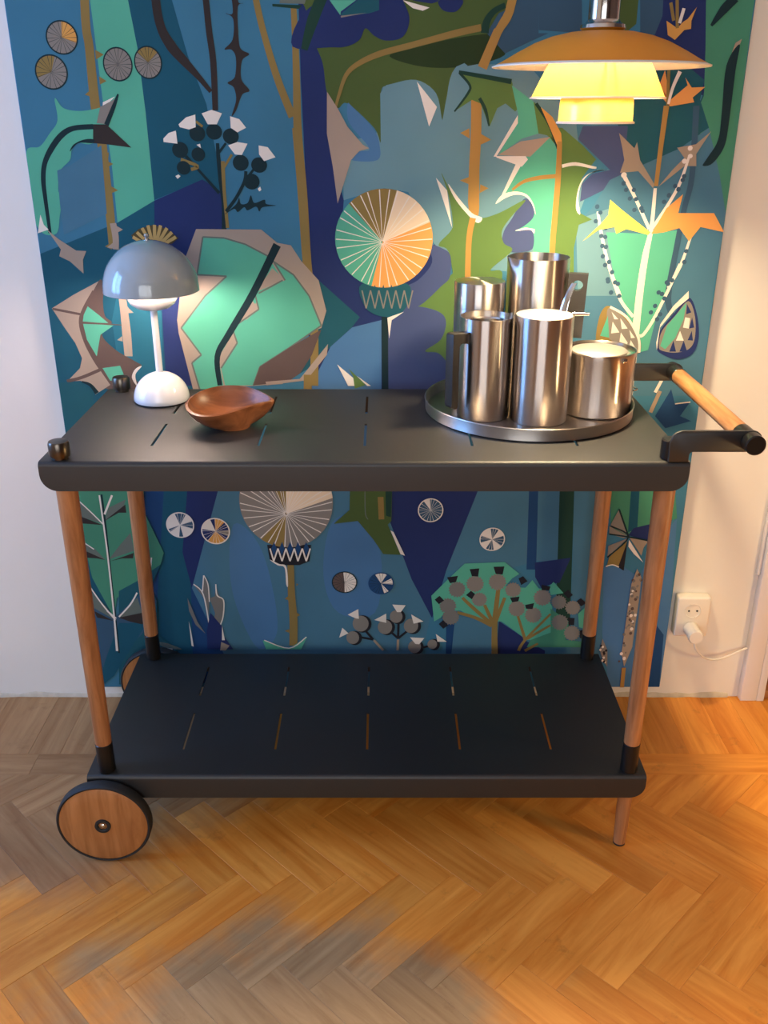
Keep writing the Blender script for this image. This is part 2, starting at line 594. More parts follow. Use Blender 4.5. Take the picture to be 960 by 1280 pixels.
full_me = None
far = bmesh.new()
prnd = random.Random(11)
cells = []
per = PW * 2 * R2
for m in range(-2, 11):
    for k in range(-28, 30):
        for kind in (0, 1):
            t = Vector((TX + k * per, TY + 0.0 - (m - 1) * PL * 2 * R2))
            u = Vector((-R2, -R2)); v = Vector((R2, -R2))
            if kind == 0:
                o, du, dv = t, u * PL, v * PW
                ang = math.atan2(u.y, u.x)
            else:
                o, du, dv = t + u * PL, u * PW, v * PL
                ang = math.atan2(v.y, v.x)
            cs = [o, o + du, o + du + dv, o + dv]
            cells.append((kind, cs, ang))
n_ind = 0
for kind, cs, ang in cells:
    poly = [(p.x, p.y) for p in cs]
    cx = sum(p[0] for p in poly) / 4; cy = sum(p[1] for p in poly) / 4
    if cx < XL - .2 or cx > XR + .2 or cy < YB - .2 or cy > YF + .2:
        continue
    q = clip(clip(clip(clip(poly, 1, YF, -1), 0, XL, 1), 0, XR, -1), 1, YB, 1)
    if len(q) < 3:
        continue
    ar = sum(q[i - 1][0] * q[i][1] - q[i][0] * q[i - 1][1] for i in range(len(q))) / 2
    if abs(ar) < 2e-4:
        continue
    if ar < 0:
        q = q[::-1]
    whole = len(q) == 4 and abs(abs(ar) - PW * PL) < 1e-5
    near = abs(cx) < 1.15 and cy > -1.35
    ca, sa = math.cos(-ang), math.sin(-ang)
    loc = [((p[0] - cx) * ca - (p[1] - cy) * sa, (p[0] - cx) * sa + (p[1] - cy) * ca) for p in q]
    dz = prnd.uniform(-0.0004, 0.0)
    if near:
        if whole and full_me is not None:
            ob = bpy.data.objects.new('plank', full_me)
            col.objects.link(ob)
        else:
            ob = obj('plank', plank_mesh(loc), 'plank', None, 0)
            if whole:
                full_me = ob.data
        ob.parent = floor
        ob.location = (cx, cy, dz)
        ob.rotation_euler = (0, 0, ang)
        n_ind += 1
    else:
        plank_mesh(q, far)
o = obj('distant_planks', far, 'plank', floor, 0)
o['kind'] = 'stuff'
# straight border board, then boards set square to the wall
def border(x0, x1, y0, y1, rot):
    cx, cy = (x0 + x1) / 2, (y0 + y1) / 2
    hx, hy = (x1 - x0) / 2, (y1 - y0) / 2
    if rot:
        hx, hy = hy, hx
    ob = obj('plank', plank_mesh([(-hx, -hy), (hx, -hy), (hx, hy), (-hx, hy)]), 'plank', floor, 0)
    ob.location = (cx, cy, prnd.uniform(-0.0004, 0))
    ob.rotation_euler = (0, 0, PI / 2 if rot else 0)
x = XL
for w in (0.62, 0.55, 0.48, 0.66, 0.52, 0.60, 0.45, 0.50, 0.34):
    border(x, min(x + w, XR), -0.295, -0.224, False)
    x += w
x = XL
while x < XR - 0.01:
    w = prnd.choice((0.072, 0.072, 0.118, 0.09))
    border(x, min(x + w, XR), -0.224, 0.0, True)
    x += w

# ================================================================== printed textile stretched on a panel
PX0, PX1, PZ0, PZ1, PTH = -0.680, 0.671, 0.045, 2.02, 0.0285
INK = dict(
    white=(226, 214, 196), cream=(228, 200, 158), grey=(130, 122, 110), grey2=(116, 112, 104), greyg=(98, 108, 96),
    beige=(160, 140, 120), tan=(158, 138, 112), brown=(52, 44, 40), brown2=(84, 68, 34), straw=(190, 152, 70), brown3=(94, 74, 66),
    ink=(20, 46, 50), ink3=(34, 34, 40), ochre=(138, 112, 44), amber=(172, 126, 38), orange=(232, 150, 40), gold=(214, 148, 34), yellow=(238, 206, 36),
    mint=(66, 170, 136), mint_warm_lit=(54, 134, 100), olive=(84, 118, 48), moss=(70, 92, 36), deepgreen=(38, 58, 24), darkgreen=(24, 62, 48),  # second green is mint with warm lamp light put into its colour
    teal=(0, 82, 102), teal2=(6, 96, 116), teal3=(10, 84, 96), blue=(60, 114, 138), blue2=(62, 114, 158), bluegrey=(92, 138, 150), slate=(48, 84, 108), deepblue=(16, 66, 112),
    navy=(30, 46, 98), navy_warm_lit=(62, 76, 118))  # the second is navy with warm light mixed into the ink
ALIAS = dict(white2='white', white3='white', whiteb='white', whiteg='white', cream2='white', cream3='cream', grey3='grey', grey4='grey', greyb='grey', greyg2='grey',
    beigeo='beige', ink2='ink', ochre2='ochre', ochre3='amber', ochre4='ochre', ochre5='amber', ochre6='amber', orange2='gold', orange3='orange',
    mint2='mint', mint3='mint', mintb='mint', green='moss', green4='olive', green5='olive', green7='moss', dgreen='deepgreen', green2='mint_warm_lit', green3='mint_warm_lit', green6='mint',
    dgrn='darkgreen', dgrn2='darkgreen', dgrn3='teal3', dteal='teal', dteal2='teal3', dteal3='teal3', dteal4='teal',
    bluel='bluegrey', bluem='blue2', bluem2='blue', bluem3='blue', bluel3='blue', blued='slate', blued2='slate', blued3='slate', blueg='slate', blueg2='slate',
    bluer='blue', bluer2='bluegrey', dblue='deepblue', dblue2='deepblue', navy2='navy', navy3='navy', navyd='navy', purple='navy_warm_lit', purple2='navy_warm_lit')
def ink_of(n):
    c = lin(INK[ALIAS.get(n, n) if n not in ('teal',) else 'teal2'])
    g = 0.3 * c[0] + 0.55 * c[1] + 0.15 * c[2]
    return tuple((x + (g - x) * 0.16) for x in c[:3]) + (1.0,)

hang = thing('wall_hanging', 'tall textile panel printed with blue, teal and olive thistles and leaves', 'wall hanging', (0, 0, 0))

def set_ink(me, cols):
    at = me.color_attributes.new('ink', 'FLOAT_COLOR', 'CORNER')
    i = 0
    for p, c in zip(me.polygons, cols):
        for _ in range(p.loop_total):
            at.data[i].color = c
            i += 1

bm = B(PX0, PX1, -PTH, -0.0005, PZ0, PZ1, 0.0015, 1)
panel = obj('panel', bm, 'cotton', hang, 0)
set_ink(panel.data, [lin(INK['blue'])] * len(panel.data.polygons))

def clip_panel(q):
    for ax, lim, sg in ((0, PX0 + .001, 1), (0, PX1 - .001, -1), (1, PZ0 + .001, 1), (1, PZ1 - .001, -1)):
        if q:
            q = clip(q, ax, lim, sg)
    return q

lev = [0]
def build_motif(name, shapes):
    V, F, C = [], [], []
    def face(q, c, dl):
        q = clip_panel(q)
        if len(q) < 3:
            return
        y = -PTH - 0.00004 - dl
        b = len(V)
        V.extend((p[0], y, p[1]) for p in q)
        F.append(tuple(range(b, b + len(q))))
        C.append(c)
    def stroke(pts, ws, c, dl):
        P = [Vector((p[0] / 1000, p[1] / 1000)) for p in pts]
        if len(P) > 2:
            m = 5
            sp = spline(P, m)
            w2 = []
            for i in range(len(P) - 1):
                for k in range(m):
                    w2.append(ws[i] + (ws[i + 1] - ws[i]) * k / m)
            w2.append(ws[-1])
            P, ws = sp, w2
        L, R = [], []
        for i, p in enumerate(P):
            t = (P[min(i + 1, len(P) - 1)] - P[max(i - 1, 0)])
            t = t.normalized() if t.length > 0 else Vector((0, 1))
            n = Vector((-t.y, t.x)) * ws[i] / 2000
            L.append(p + n); R.append(p - n)
        for i in range(len(P) - 1):
            face([(q.x, q.y) for q in (L[i], L[i + 1], R[i + 1], R[i])], c, dl)
    for sh in shapes:
        lev[0] += 1
        dl = lev[0] * 0.000004
        k = sh[0]
        if k == 'P':
            face([(x / 1000, z / 1000) for x, z in sh[2]], ink_of(sh[1]), dl)
        elif k == 'S':
            q = spline([(x / 1000, z / 1000) for x, z in sh[2]], 5, True)
            face([(p.x, p.y) for p in q], ink_of(sh[1]), dl)
        elif k == 'T':
            stroke(sh[2], sh[3], ink_of(sh[1]), dl)
        elif k == 'E':
            cx, cz = sh[2]; rx, rz = sh[3]
            face([((cx + rx * math.cos(a * PI / 10)) / 1000, (cz + rz * math.sin(a * PI / 10)) / 1000) for a in range(20)], ink_of(sh[1]), dl)
        elif k == 'R':
            secs, (cx, cz), (rx, rz), line, nl, (ox, oz), rim = sh[1:]
            def rimp(a, s=1.0):
                return ((cx + s * rx * math.cos(a)) / 1000, (cz + s * rz * math.sin(a)) / 1000)
            for j, (a0, a1, cname) in enumerate(secs):
                n = max(4, int((a1 - a0) / 7.5))
                if a1 - a0 >= 360:
                    q = [rimp(2 * PI * i / n) for i in range(n)]
                else:
                    q = [(ox / 1000, oz / 1000)] + [rimp(math.radians(a0 + (a1 - a0) * i / n)) for i in range(n + 1)]
                face(q, ink_of(cname), dl + j * 0.000001)
            dl += 0.00001
            lev[0] += 4
            lw = max(0.9, min(2.4, rx * 0.022))
            for i in range(nl):
                a = 2 * PI * (i + 0.14 * math.sin(i * 2.3)) / nl
                e = rimp(a, 0.985)
                f = 0.03
                s0 = (ox + (e[0] * 1000 - ox) * f, oz + (e[1] * 1000 - oz) * f)
                stroke([s0, (e[0] * 1000, e[1] * 1000)], [lw * 0.3, lw], ink_of(line), dl)
            if rim:
                n = 40
                for i in range(n):
                    a, b = 2 * PI * i / n, 2 * PI * (i + 1) / n
                    face([rimp(a, .94), rimp(a, 1.03), rimp(b, 1.03), rimp(b, .94)], ink_of(rim), dl + 0.000002)
    if not F:
        return
    me = bpy.data.meshes.new(name)
    me.from_pydata(V, [], F)
    # faces look towards the room
    bmx = bmesh.new(); bmx.from_mesh(me)
    for f in bmx.faces:
        f.normal_update()
        if f.normal.y > 0:
            f.normal_flip()
    bmx.to_mesh(me); bmx.free()
    me.materials.append(MAT['cotton'])
    set_ink(me, C)
    o = bpy.data.objects.new(name, me)
    col.objects.link(o)
    o.parent = panel
    return o

PRINT=[
('printed_ground',[["P","dteal",[[-419,1857],[-360,1857],[-378,1509],[-357,1419],[-329,1338],[-317,1254],[-311,1182],[-347,1204],[-443,1167],[-444,1324],[-448,1432],[-457,1509]]],["P","mint",[[-492,1857],[-419,1857],[-457,1509],[-448,1432],[-444,1324],[-443,1164],[-519,1125],[-518,1226],[-522,1352],[-525,1509]]],["P","dteal",[[-519,1125],[-443,1166],[-438,1107],[-368,1092],[-366,800],[-420,546],[-579,388],[-713,43],[-743,507],[-744,851],[-731,1046],[-683,1064]]],["P","teal",[[-502,1022],[-446,1022],[-459,796],[-509,796],[-549,817],[-552,934],[-527,1014]]],["P","navy",[[-443,1166],[-347,1205],[-311,1182],[-309,1107],[-364,1107],[-403,999],[-419,926],[-391,796],[-454,796],[-446,1014],[-450,1092]]],["P","navy",[[-140,1857],[-90,1857],[-114,1432],[-101,1365],[-100,1261],[-89,1218],[-75,1167],[-82,1092],[-13,1046],[129,1092],[145,555],[4,583],[-157,765],[-145,1061],[-151,1379],[-151,1509]]],["P","bluel",[[-75,1167],[-76,1240],[-58,1276],[-12,1283],[3,1379],[121,1405],[268,1405],[364,1310],[392,1167],[354,1046],[259,1030],[131,1046],[98,1092],[50,1182],[3,1189]]],["S","green",[[-134,1520],[36,1520],[132,1525],[218,1525],[235,1493],[208,1429],[136,1401],[119,1345],[113,1310],[100,1356],[62,1379],[13,1370],[-3,1356],[-3,1273],[-15,1296],[-65,1339],[-84,1331],[-103,1356],[-110,1407],[-127,1448],[-138,1493]]],["S","dgreen",[[13,1418],[55,1431],[134,1448],[207,1453],[224,1420],[148,1401],[74,1401]]],["P","bluel",[[-3,1270],[-4,1356],[7,1370],[38,1377],[65,1376],[89,1299],[102,1333],[113,1310],[119,1345],[136,1401],[151,1407],[167,1395],[172,1258],[58,1228]]],["S","bluem",[[-65,1338],[-56,1333],[-18,1296],[-6,1270],[-9,1240],[-60,1240],[-44,1255],[-25,1261],[-62,1305]]],["P","blued",[[190,1456],[239,1509],[280,1525],[284,1456],[302,1456],[225,1423],[213,1434]]],["P","blueg",[[279,1535],[356,1535],[363,1456],[284,1461]]],["P","green",[[424,1534],[460,1534],[460,1471],[440,1455],[423,1471]]],["P","blued",[[449,1632],[505,1632],[510,1471],[495,1451],[469,1455]]],["P","navyd",[[481,1857],[543,1857],[593,1458],[599,1352],[560,1365],[495,1451],[506,1484]]],["P","dteal2",[[496,1448],[596,1379],[592,1338],[600,1365],[620,1290],[495,1211],[439,1310],[477,1379]]],["P","green2",[[538,1857],[675,1857],[668,1484],[674,1092],[656,1107],[608,1233],[594,1338],[599,1352],[591,1432]]],["P","purple",[[378,1300],[467,1300],[472,1265],[500,1236],[429,1186],[384,1164],[385,1197],[403,1215],[437,1222],[371,1277]]],["P","dteal2",[[462,1345],[593,1345],[616,1297],[566,1265],[486,1226],[463,1268]]],["P","bluer",[[486,1226],[566,1261],[616,1297],[649,1211],[672,1137],[666,983],[670,774],[417,774],[386,999],[380,1122],[408,1152],[438,1204]]],["P","bluer2",[[395,983],[379,1130],[443,1152],[467,1107],[480,983]]],["P","dteal3",[[-182,1077],[-128,1014],[-46,940],[-62,920],[-107,879],[-152,834],[-192,811],[-168,862],[-139,907],[-116,950],[-131,1009]]],["P","bluem",[[-62,919],[-2,934],[-2,596],[-148,596],[-148,800],[-107,879]]],["P","purple2",[[14,945],[47,950],[68,956],[73,596],[15,596]]],["P","dblue",[[-497,658],[-385,658],[-343,66],[-577,43],[-579,388]]],["P","dteal4",[[-480,565],[-427,565],[-457,43],[-558,43]]],["P","navy2",[[-426,583],[-354,583],[-387,468],[-439,316],[-453,408]]],["P","bluem2",[[-354,583],[144,583],[115,264],[81,43],[-345,43],[-390,177],[-439,316]]],["S","bluem",[[-333,477],[-286,441],[-258,348],[-247,203],[-293,153],[-335,252],[-349,358]]],["S","bluem",[[-115,477],[-57,495],[-4,404],[-17,252],[-103,252],[-135,348]]],["P","navy2",[[16,600],[224,600],[222,548],[146,362],[116,237],[67,339],[16,486]]],["P","bluem3",[[224,600],[336,600],[350,386],[276,362],[146,362]]],["P","bluel3",[[340,583],[415,583],[414,378],[346,388]]],["P","dblue2",[[322,583],[342,583],[351,364],[329,364]]],["P","dgrn",[[389,583],[421,583],[441,199],[407,199]]],["P","bluem3",[[421,583],[494,583],[527,43],[453,43]]],["P","navy2",[[347,382],[428,394],[407,330],[391,328],[366,316],[350,345]]],["P","bluem3",[[170,244],[261,219],[265,139],[164,139]]],["P","dblue2",[[149,239],[179,244],[186,139],[151,139]]],["P","navy2",[[273,229],[327,189],[341,174],[386,149],[388,118],[270,118]]],["P","green3",[[502,562],[644,562],[657,491],[599,474],[546,450],[511,470]]],["P","dteal4",[[547,562],[566,562],[571,466],[551,458]]],["P","navy3",[[552,450],[563,468],[599,478],[646,489],[640,442],[596,438]]],["P","bluem",[[505,371],[551,371],[587,345],[631,454],[657,491],[672,241],[669,39],[549,39],[518,196]]],["P","dblue",[[642,219],[663,192],[670,43],[640,43]]]]),
('printed_thorny_stalk',[["T","ochre",[[-501,1857],[-535,1509],[-536,1432],[-537,1338],[-533,1283],[-532,1218],[-532,1137],[-534,1077]],[11.9,15.8,16.1,17.9,18.2,16.9,17.2,14.3]],["P","ochre",[[-526,1429],[-511,1421],[-526,1413]]],["P","ochre",[[-524,1385],[-511,1377],[-524,1371]]],["P","ochre",[[-544,1361],[-554,1354],[-540,1349]]],["P","ochre",[[-531,1197],[-511,1185],[-530,1178]]],["P","ochre",[[-521,1254],[-536,1247],[-524,1240]]],["P","ochre",[[-531,1118],[-513,1110],[-531,1103]]],["P","ochre",[[-534,1088],[-549,1080],[-536,1074]]],["P","ochre",[[-531,1240],[-515,1233],[-529,1226]]]]),
('printed_thorny_stalk',[["T","beige",[[-526,985],[-525,945],[-525,904],[-526,859]],[14.5,16.3,18.1,16.6]],["P","beige",[[-524,972],[-515,958],[-506,949],[-520,948],[-522,958]]],["P","beige",[[-535,901],[-546,893],[-535,890]]]]),
('printed_thorny_stalk',[["T","beige",[[-528,1124],[-526,1099],[-528,1074]],[12.5,12.6,11.1]],["P","beige",[[-530,1124],[-510,1112],[-524,1105]]],["P","beige",[[-531,1088],[-545,1078],[-529,1075]]]]),
('printed_seed_head',[["R",[[0,360,"greyb"],[-20,85,"orange2"]],[-584,1449],[28.4,27.5],"ink",18,[-584,1449],"ink"]]),
('printed_seed_head',[["R",[[0,360,"greyb"],[70,200,"ochre2"]],[-611,1392],[29.5,29.0],"ink",18,[-611,1392],"ink"]]),
('printed_seed_head',[["R",[[0,360,"grey"]],[-487,1405],[26.5,28.0],"ink",18,[-487,1405],"ink"]]),
('printed_seed_head',[["R",[[0,360,"grey"],[40,140,"ochre2"]],[-431,1408],[25.0,27.0],"ink",18,[-431,1408],"ink"]]),
('printed_curved_leaf',[["S","mint2",[[-611,1348],[-597,1331],[-567,1326],[-532,1331],[-515,1339],[-490,1356],[-516,1305],[-549,1270],[-577,1270],[-591,1258],[-597,1240],[-619,1219],[-627,1183],[-618,1180],[-630,1139],[-641,1105],[-668,1105],[-683,1136],[-679,1183],[-678,1255],[-651,1264],[-629,1287],[-611,1310]]],["P","blue",[[-599,1230],[-534,1266],[-538,1142],[-627,1102],[-627,1162],[-624,1221]]],["P","white",[[-522,1341],[-498,1351],[-510,1341],[-523,1335]]],["P","grey",[[-528,1333],[-496,1348],[-520,1303],[-538,1305]]],["T","ink",[[-492,1355],[-503,1333],[-520,1302]],[3.0,7.5,9.0]],["P","brown",[[-545,1303],[-520,1303],[-477,1262],[-524,1268],[-549,1270]]],["T","ink",[[-545,1299],[-583,1296],[-607,1284],[-629,1261],[-646,1234],[-653,1204],[-654,1167],[-654,1105]],[9.1,9.1,10.6,10.7,9.2,9.2,7.8,6.3]],["S","ink",[[-548,1277],[-567,1276],[-587,1267],[-595,1255],[-577,1270],[-549,1270]]]]),
('printed_bract',[["P","white",[[-668,1140],[-664,1121],[-656,1112],[-678,1105]]],["P","beige",[[-659,1112],[-639,1094],[-607,1072],[-587,1071],[-596,1054],[-598,1027],[-622,1051],[-642,1061],[-637,1074]]]]),
('printed_thorny_twig',[["T","brown",[[-404,1574],[-407,1509],[-402,1466],[-386,1435],[-365,1411],[-340,1384],[-319,1359]],[15.6,15.8,16.0,19.0,16.2,10.4,7.4]],["T","brown",[[-323,1606],[-317,1509],[-315,1459],[-311,1408],[-313,1327]],[11.2,11.5,11.6,11.8,10.5]],["S","brown",[[-271,1529],[-258,1529],[-259,1506],[-250,1504],[-260,1499],[-262,1466],[-260,1432],[-244,1422],[-258,1411],[-261,1380],[-247,1361],[-261,1354],[-274,1327],[-283,1318],[-273,1345],[-276,1366],[-287,1374],[-273,1384],[-269,1415],[-276,1429],[-289,1430],[-273,1446],[-270,1479],[-283,1488],[-270,1489]]]]),
('printed_forked_stalk',[["T","ochre",[[-248,1637],[-227,1509],[-214,1449],[-194,1380],[-169,1316]],[9.8,11.5,11.7,13.3,15.0]],["T","ochre",[[-160,1499],[-159,1442],[-159,1373],[-160,1302],[-157,1228]],[10.1,11.7,13.4,15.1,16.9]],["T","ochre",[[-162,1297],[-155,1182],[-150,1046],[-140,934],[-143,796]],[16.6,18.6,17.5,16.3,16.8]],["P","dgrn2",[[-198,1503],[-144,1501],[-151,1495],[-198,1499]]],["P","greyg",[[-179,1542],[-124,1542],[-140,1503],[-185,1504]]]]),
('printed_thistle',[["T","ink",[[-313,1270],[-313,1244],[-311,1201],[-308,1159],[-311,1112]],[6.1,7.6,9.3,9.3,9.4]],["T","ochre2",[[-305,1238],[-306,1183],[-304,1115]],[7.6,6.2,6.3]],["T","ochre2",[[-287,1250],[-306,1223]],[4.6,4.6]],["T","ink",[[-314,1250],[-297,1270]],[4.6,4.6]],["T","ink",[[-375,1247],[-351,1220],[-316,1180]],[6.1,4.6,6.2]],["T","ochre2",[[-385,1241],[-354,1229],[-367,1223]],[6.1,6.1,6.1]],["T","ink",[[-305,1146],[-284,1171],[-266,1201],[-262,1220]],[6.2,6.2,6.2,6.1]],["T","ink",[[-266,1201],[-242,1229]],[4.6,4.6]],["T","ochre2",[[-351,1308],[-339,1299]],[4.5,4.5]],["S","ink",[[-309,1140],[-285,1159],[-278,1171],[-275,1160],[-262,1162],[-255,1176],[-249,1162],[-229,1168],[-226,1160],[-207,1157],[-233,1154],[-240,1146],[-246,1155],[-263,1148],[-269,1154],[-282,1145],[-289,1151]]],["E","ink",[-385,1258],[15.2,14.5]],["E","ink",[-350,1287],[15.1,14.0]],["E","ink",[-318,1290],[15.1,14.0]],["E","ink",[-287,1282],[15.1,14.0]],["E","ink",[-271,1235],[15.3,14.5]],["E","ink",[-236,1231],[15.3,14.0]],["E","ink",[-252,1201],[15.4,14.5]],["E","ink",[-351,1250],[13.0,12.5]],["E","ink",[-381,1226],[13.0,12.5]],["P","white",[[-415,1278],[-404,1288],[-390,1292],[-389,1269],[-415,1272]]],["P","white",[[-384,1303],[-369,1315],[-351,1320],[-352,1298],[-365,1294],[-382,1298]]],["P","white",[[-339,1322],[-320,1328],[-301,1322],[-312,1303],[-329,1303]]],["P","white",[[-286,1317],[-269,1312],[-257,1297],[-274,1289],[-286,1297]]],["P","white",[[-293,1266],[-275,1272],[-256,1269],[-268,1249],[-281,1250]]],["P","white",[[-235,1266],[-218,1263],[-204,1245],[-226,1238],[-235,1250]]],["P","white",[[-353,1267],[-346,1269],[-345,1261]]],["P","white",[[-398,1211],[-392,1214],[-388,1211],[-394,1206]]],["P","white",[[-241,1188],[-236,1192],[-234,1186],[-238,1183]]]]),
('printed_fan_bud',[["P","brown2",[[-495,1101],[-479,1113],[-449,1121],[-423,1113],[-402,1096],[-416,1085],[-449,1085],[-488,1093]]],["T","straw",[[-462,1080],[-492,1098]],[6.3,6.3]],["T","straw",[[-460,1083],[-483,1107]],[6.3,6.3]],["T","straw",[[-457,1085],[-472,1115]],[6.3,6.3]],["T","straw",[[-454,1086],[-460,1120]],[6.3,6.3]],["T","straw",[[-450,1086],[-447,1121]],[6.3,6.3]],["T","straw",[[-447,1086],[-435,1120]],[6.3,6.3]],["T","straw",[[-444,1085],[-423,1115]],[6.3,6.3]],["T","straw",[[-441,1083],[-414,1107]],[6.3,6.3]],["T","straw",[[-440,1080],[-407,1098]],[6.3,6.3]]]),
('printed_jagged_leaf',[["S","brown3",[[-570,1012],[-561,999],[-566,972],[-565,942],[-553,928],[-576,904],[-552,873],[-513,848],[-501,838],[-520,820],[-512,791],[-582,791],[-603,855],[-618,925]]],["P","beige",[[-671,958],[-624,985],[-570,1012],[-599,969],[-616,938],[-617,904],[-602,859],[-591,834],[-571,798],[-605,777],[-613,798],[-633,807],[-661,805],[-630,834],[-623,855],[-633,887],[-652,921]]],["P","mint3",[[-598,962],[-578,945],[-560,928],[-612,930],[-608,945]]],["P","mint3",[[-612,928],[-550,923],[-579,904],[-592,859],[-608,894]]],["P","mint3",[[-583,834],[-546,839],[-538,813],[-570,807]]],["T","brown3",[[-670,957],[-615,946]],[4.9,4.9]],["T","brown3",[[-614,929],[-533,924]],[4.9,1.6]],["T","brown3",[[-661,806],[-629,814],[-585,832]],[6.7,6.7,6.7]],["T","brown3",[[-581,992],[-607,955],[-617,928],[-612,890],[-599,855],[-588,832]],[8.1,6.5,6.5,6.6,6.6,5.0]],["S","white",[[-501,838],[-516,820],[-515,796],[-524,814],[-515,832]]],["P","dteal3",[[-736,798],[-661,804],[-630,804],[-608,784],[-622,673],[-754,673]]],["T","ink",[[-630,805],[-613,798],[-601,780]],[3.4,6.7,10.1]]]),
('printed_broad_leaf',[["P","beige",[[-366,1113],[-238,1112],[-208,1087],[-181,1082],[-161,1051],[-128,1014],[-114,953],[-125,918],[-183,896],[-209,800],[-398,788],[-418,907],[-419,934],[-395,1051]]],["P","mint2",[[-354,1098],[-312,1096],[-271,1084],[-227,1061],[-200,1014],[-244,988],[-286,923],[-306,907],[-340,857],[-333,788],[-384,788],[-396,845],[-375,862],[-412,918],[-358,983],[-312,1022],[-371,1025]]],["P","mint2",[[-217,1051],[-178,1025],[-148,983],[-125,923],[-189,879],[-255,837],[-271,797],[-330,797],[-336,834],[-299,887],[-306,912],[-251,956],[-258,991],[-195,1014]]],["P","beige",[[-220,1038],[-195,1014],[-255,991]]],["P","beige",[[-266,977],[-250,956],[-294,926]]],["P","beige",[[-309,907],[-298,887],[-338,834],[-337,857]]],["T","greyg",[[-354,1098],[-312,1096]],[3.2,3.2]],["T","greyg",[[-312,1096],[-271,1084]],[3.2,3.2]],["T","greyg",[[-271,1084],[-227,1061]],[3.2,3.2]],["T","greyg",[[-200,1014],[-250,988]],[3.2,3.2]],["T","greyg",[[-312,1022],[-371,1025]],[3.2,3.2]],["T","greyg",[[-371,1025],[-354,1098]],[3.2,3.2]],["T","greyg",[[-312,1022],[-358,983]],[3.2,3.2]],["T","greyg",[[-358,983],[-412,918]],[3.2,3.3]],["T","greyg",[[-412,918],[-375,862]],[3.3,3.3]],["T","greyg",[[-375,862],[-396,845]],[3.3,3.3]],["T","greyg",[[-396,845],[-384,788]],[3.3,3.4]],["T","greyg",[[-217,1051],[-178,1025]],[3.2,3.2]],["T","greyg",[[-178,1025],[-148,983]],[3.2,3.2]],["T","greyg",[[-148,983],[-125,923]],[3.2,3.3]],["T","greyg",[[-125,923],[-189,879]],[3.3,3.3]],["T","greyg",[[-189,879],[-255,837]],[3.3,3.3]],["T","greyg",[[-255,837],[-271,797]],[3.3,3.4]],["T","greyg",[[-336,834],[-299,887]],[3.3,3.3]],["T","greyg",[[-299,887],[-306,912]],[3.3,3.3]],["T","greyg",[[-296,926],[-251,956]],[3.3,3.3]],["T","greyg",[[-251,956],[-258,991]],[3.3,3.2]],["T","greyg",[[-195,1014],[-217,1051]],[3.2,3.2]],["P","brown3",[[-255,837],[-189,879],[-125,915],[-146,862],[-172,823],[-198,805],[-271,797]]],["P","beige",[[-245,805],[-173,811],[-135,857],[-112,885],[-115,862],[-159,808],[-243,797]]],["T","ink2",[[-208,1083],[-261,988],[-314,907],[-342,859],[-341,797]],[15.8,14.5,13.1,11.6,10.1]],["T","ochre",[[-156,820],[-163,596]],[16.7,17.5]]]),
('printed_olive_leaf',[["T","ochre4",[[-88,1331],[-80,1356],[-67,1387],[-46,1405],[-6,1422],[55,1437],[134,1456],[179,1465]],[4.5,6.0,7.4,8.8,10.3,10.2,11.6,11.6]]]),
('printed_bract',[["P","beige",[[-103,1359],[-84,1331],[-66,1299],[-37,1267],[-25,1261],[-44,1256],[-60,1240],[-87,1161],[-95,1228],[-105,1287]]]]),
('printed_spike',[["P","white2",[[64,1376],[102,1333],[88,1299]]]]),
('printed_spike',[["P","white2",[[36,1509],[85,1497],[73,1492],[55,1496]]]]),
('printed_scallop_leaf',[["S","navy",[[-164,1434],[-147,1483],[-95,1514],[12,1541],[39,1504],[49,1477],[37,1450],[7,1444],[-15,1452],[-31,1464],[-42,1445],[-67,1434],[-97,1433]]],["P","mintb",[[-95,1509],[-47,1509],[-75,1491],[-76,1485]]],["P","dteal2",[[-75,1487],[-44,1509],[-6,1509],[-6,1493],[-24,1488],[-73,1483]]],["P","greyb",[[-75,1484],[-27,1489],[-75,1481]]],["T","dgrn2",[[-98,1535],[-126,1477],[-143,1429]],[20.0,20.3,11.7]],["S","navyd",[[54,1509],[99,1509],[90,1504],[78,1505]]],["S","navyd",[[102,1509],[144,1509],[133,1491],[109,1493]]]]),
('printed_thorned_stem',[["T","ochre5",[[244,1679],[233,1509],[209,1458],[184,1399]],[16.5,15.8,16.0,17.7]]]),
('printed_thorned_stem',[["T","ochre5",[[175,1349],[177,1287],[176,1228],[177,1167],[178,1146],[173,1073],[173,1021]],[19.4,19.7,19.9,21.8,20.3,12.7,12.8]],["P","ochre5",[[164,1296],[147,1288],[165,1278]]],["P","ochre5",[[185,1287],[206,1276],[186,1267]]],["P","ochre5",[[168,1210],[149,1203],[168,1196]]],["P","ochre5",[[189,1196],[205,1189],[188,1180]]]]),
('printed_twig',[["T","dgrn",[[221,1501],[201,1491],[189,1475],[186,1456]],[8.6,10.1,13.0,14.6]],["P","blueg",[[193,1461],[210,1488],[222,1493],[205,1464]]]]),
('printed_star_leaf',[["P","green4",[[142,1393],[184,1386],[240,1376],[254,1331],[249,1325],[230,1339],[215,1331],[202,1299],[183,1339],[167,1345],[134,1325],[161,1356],[162,1370]]],["T","dgrn",[[141,1392],[184,1385],[239,1376]],[5.9,7.4,8.9]],["T","dgrn",[[142,1391],[162,1370],[159,1356],[135,1325]],[4.4,4.5,4.5,3.0]],["T","dgrn",[[181,1348],[193,1328],[201,1300]],[6.0,6.0,3.0]]]),
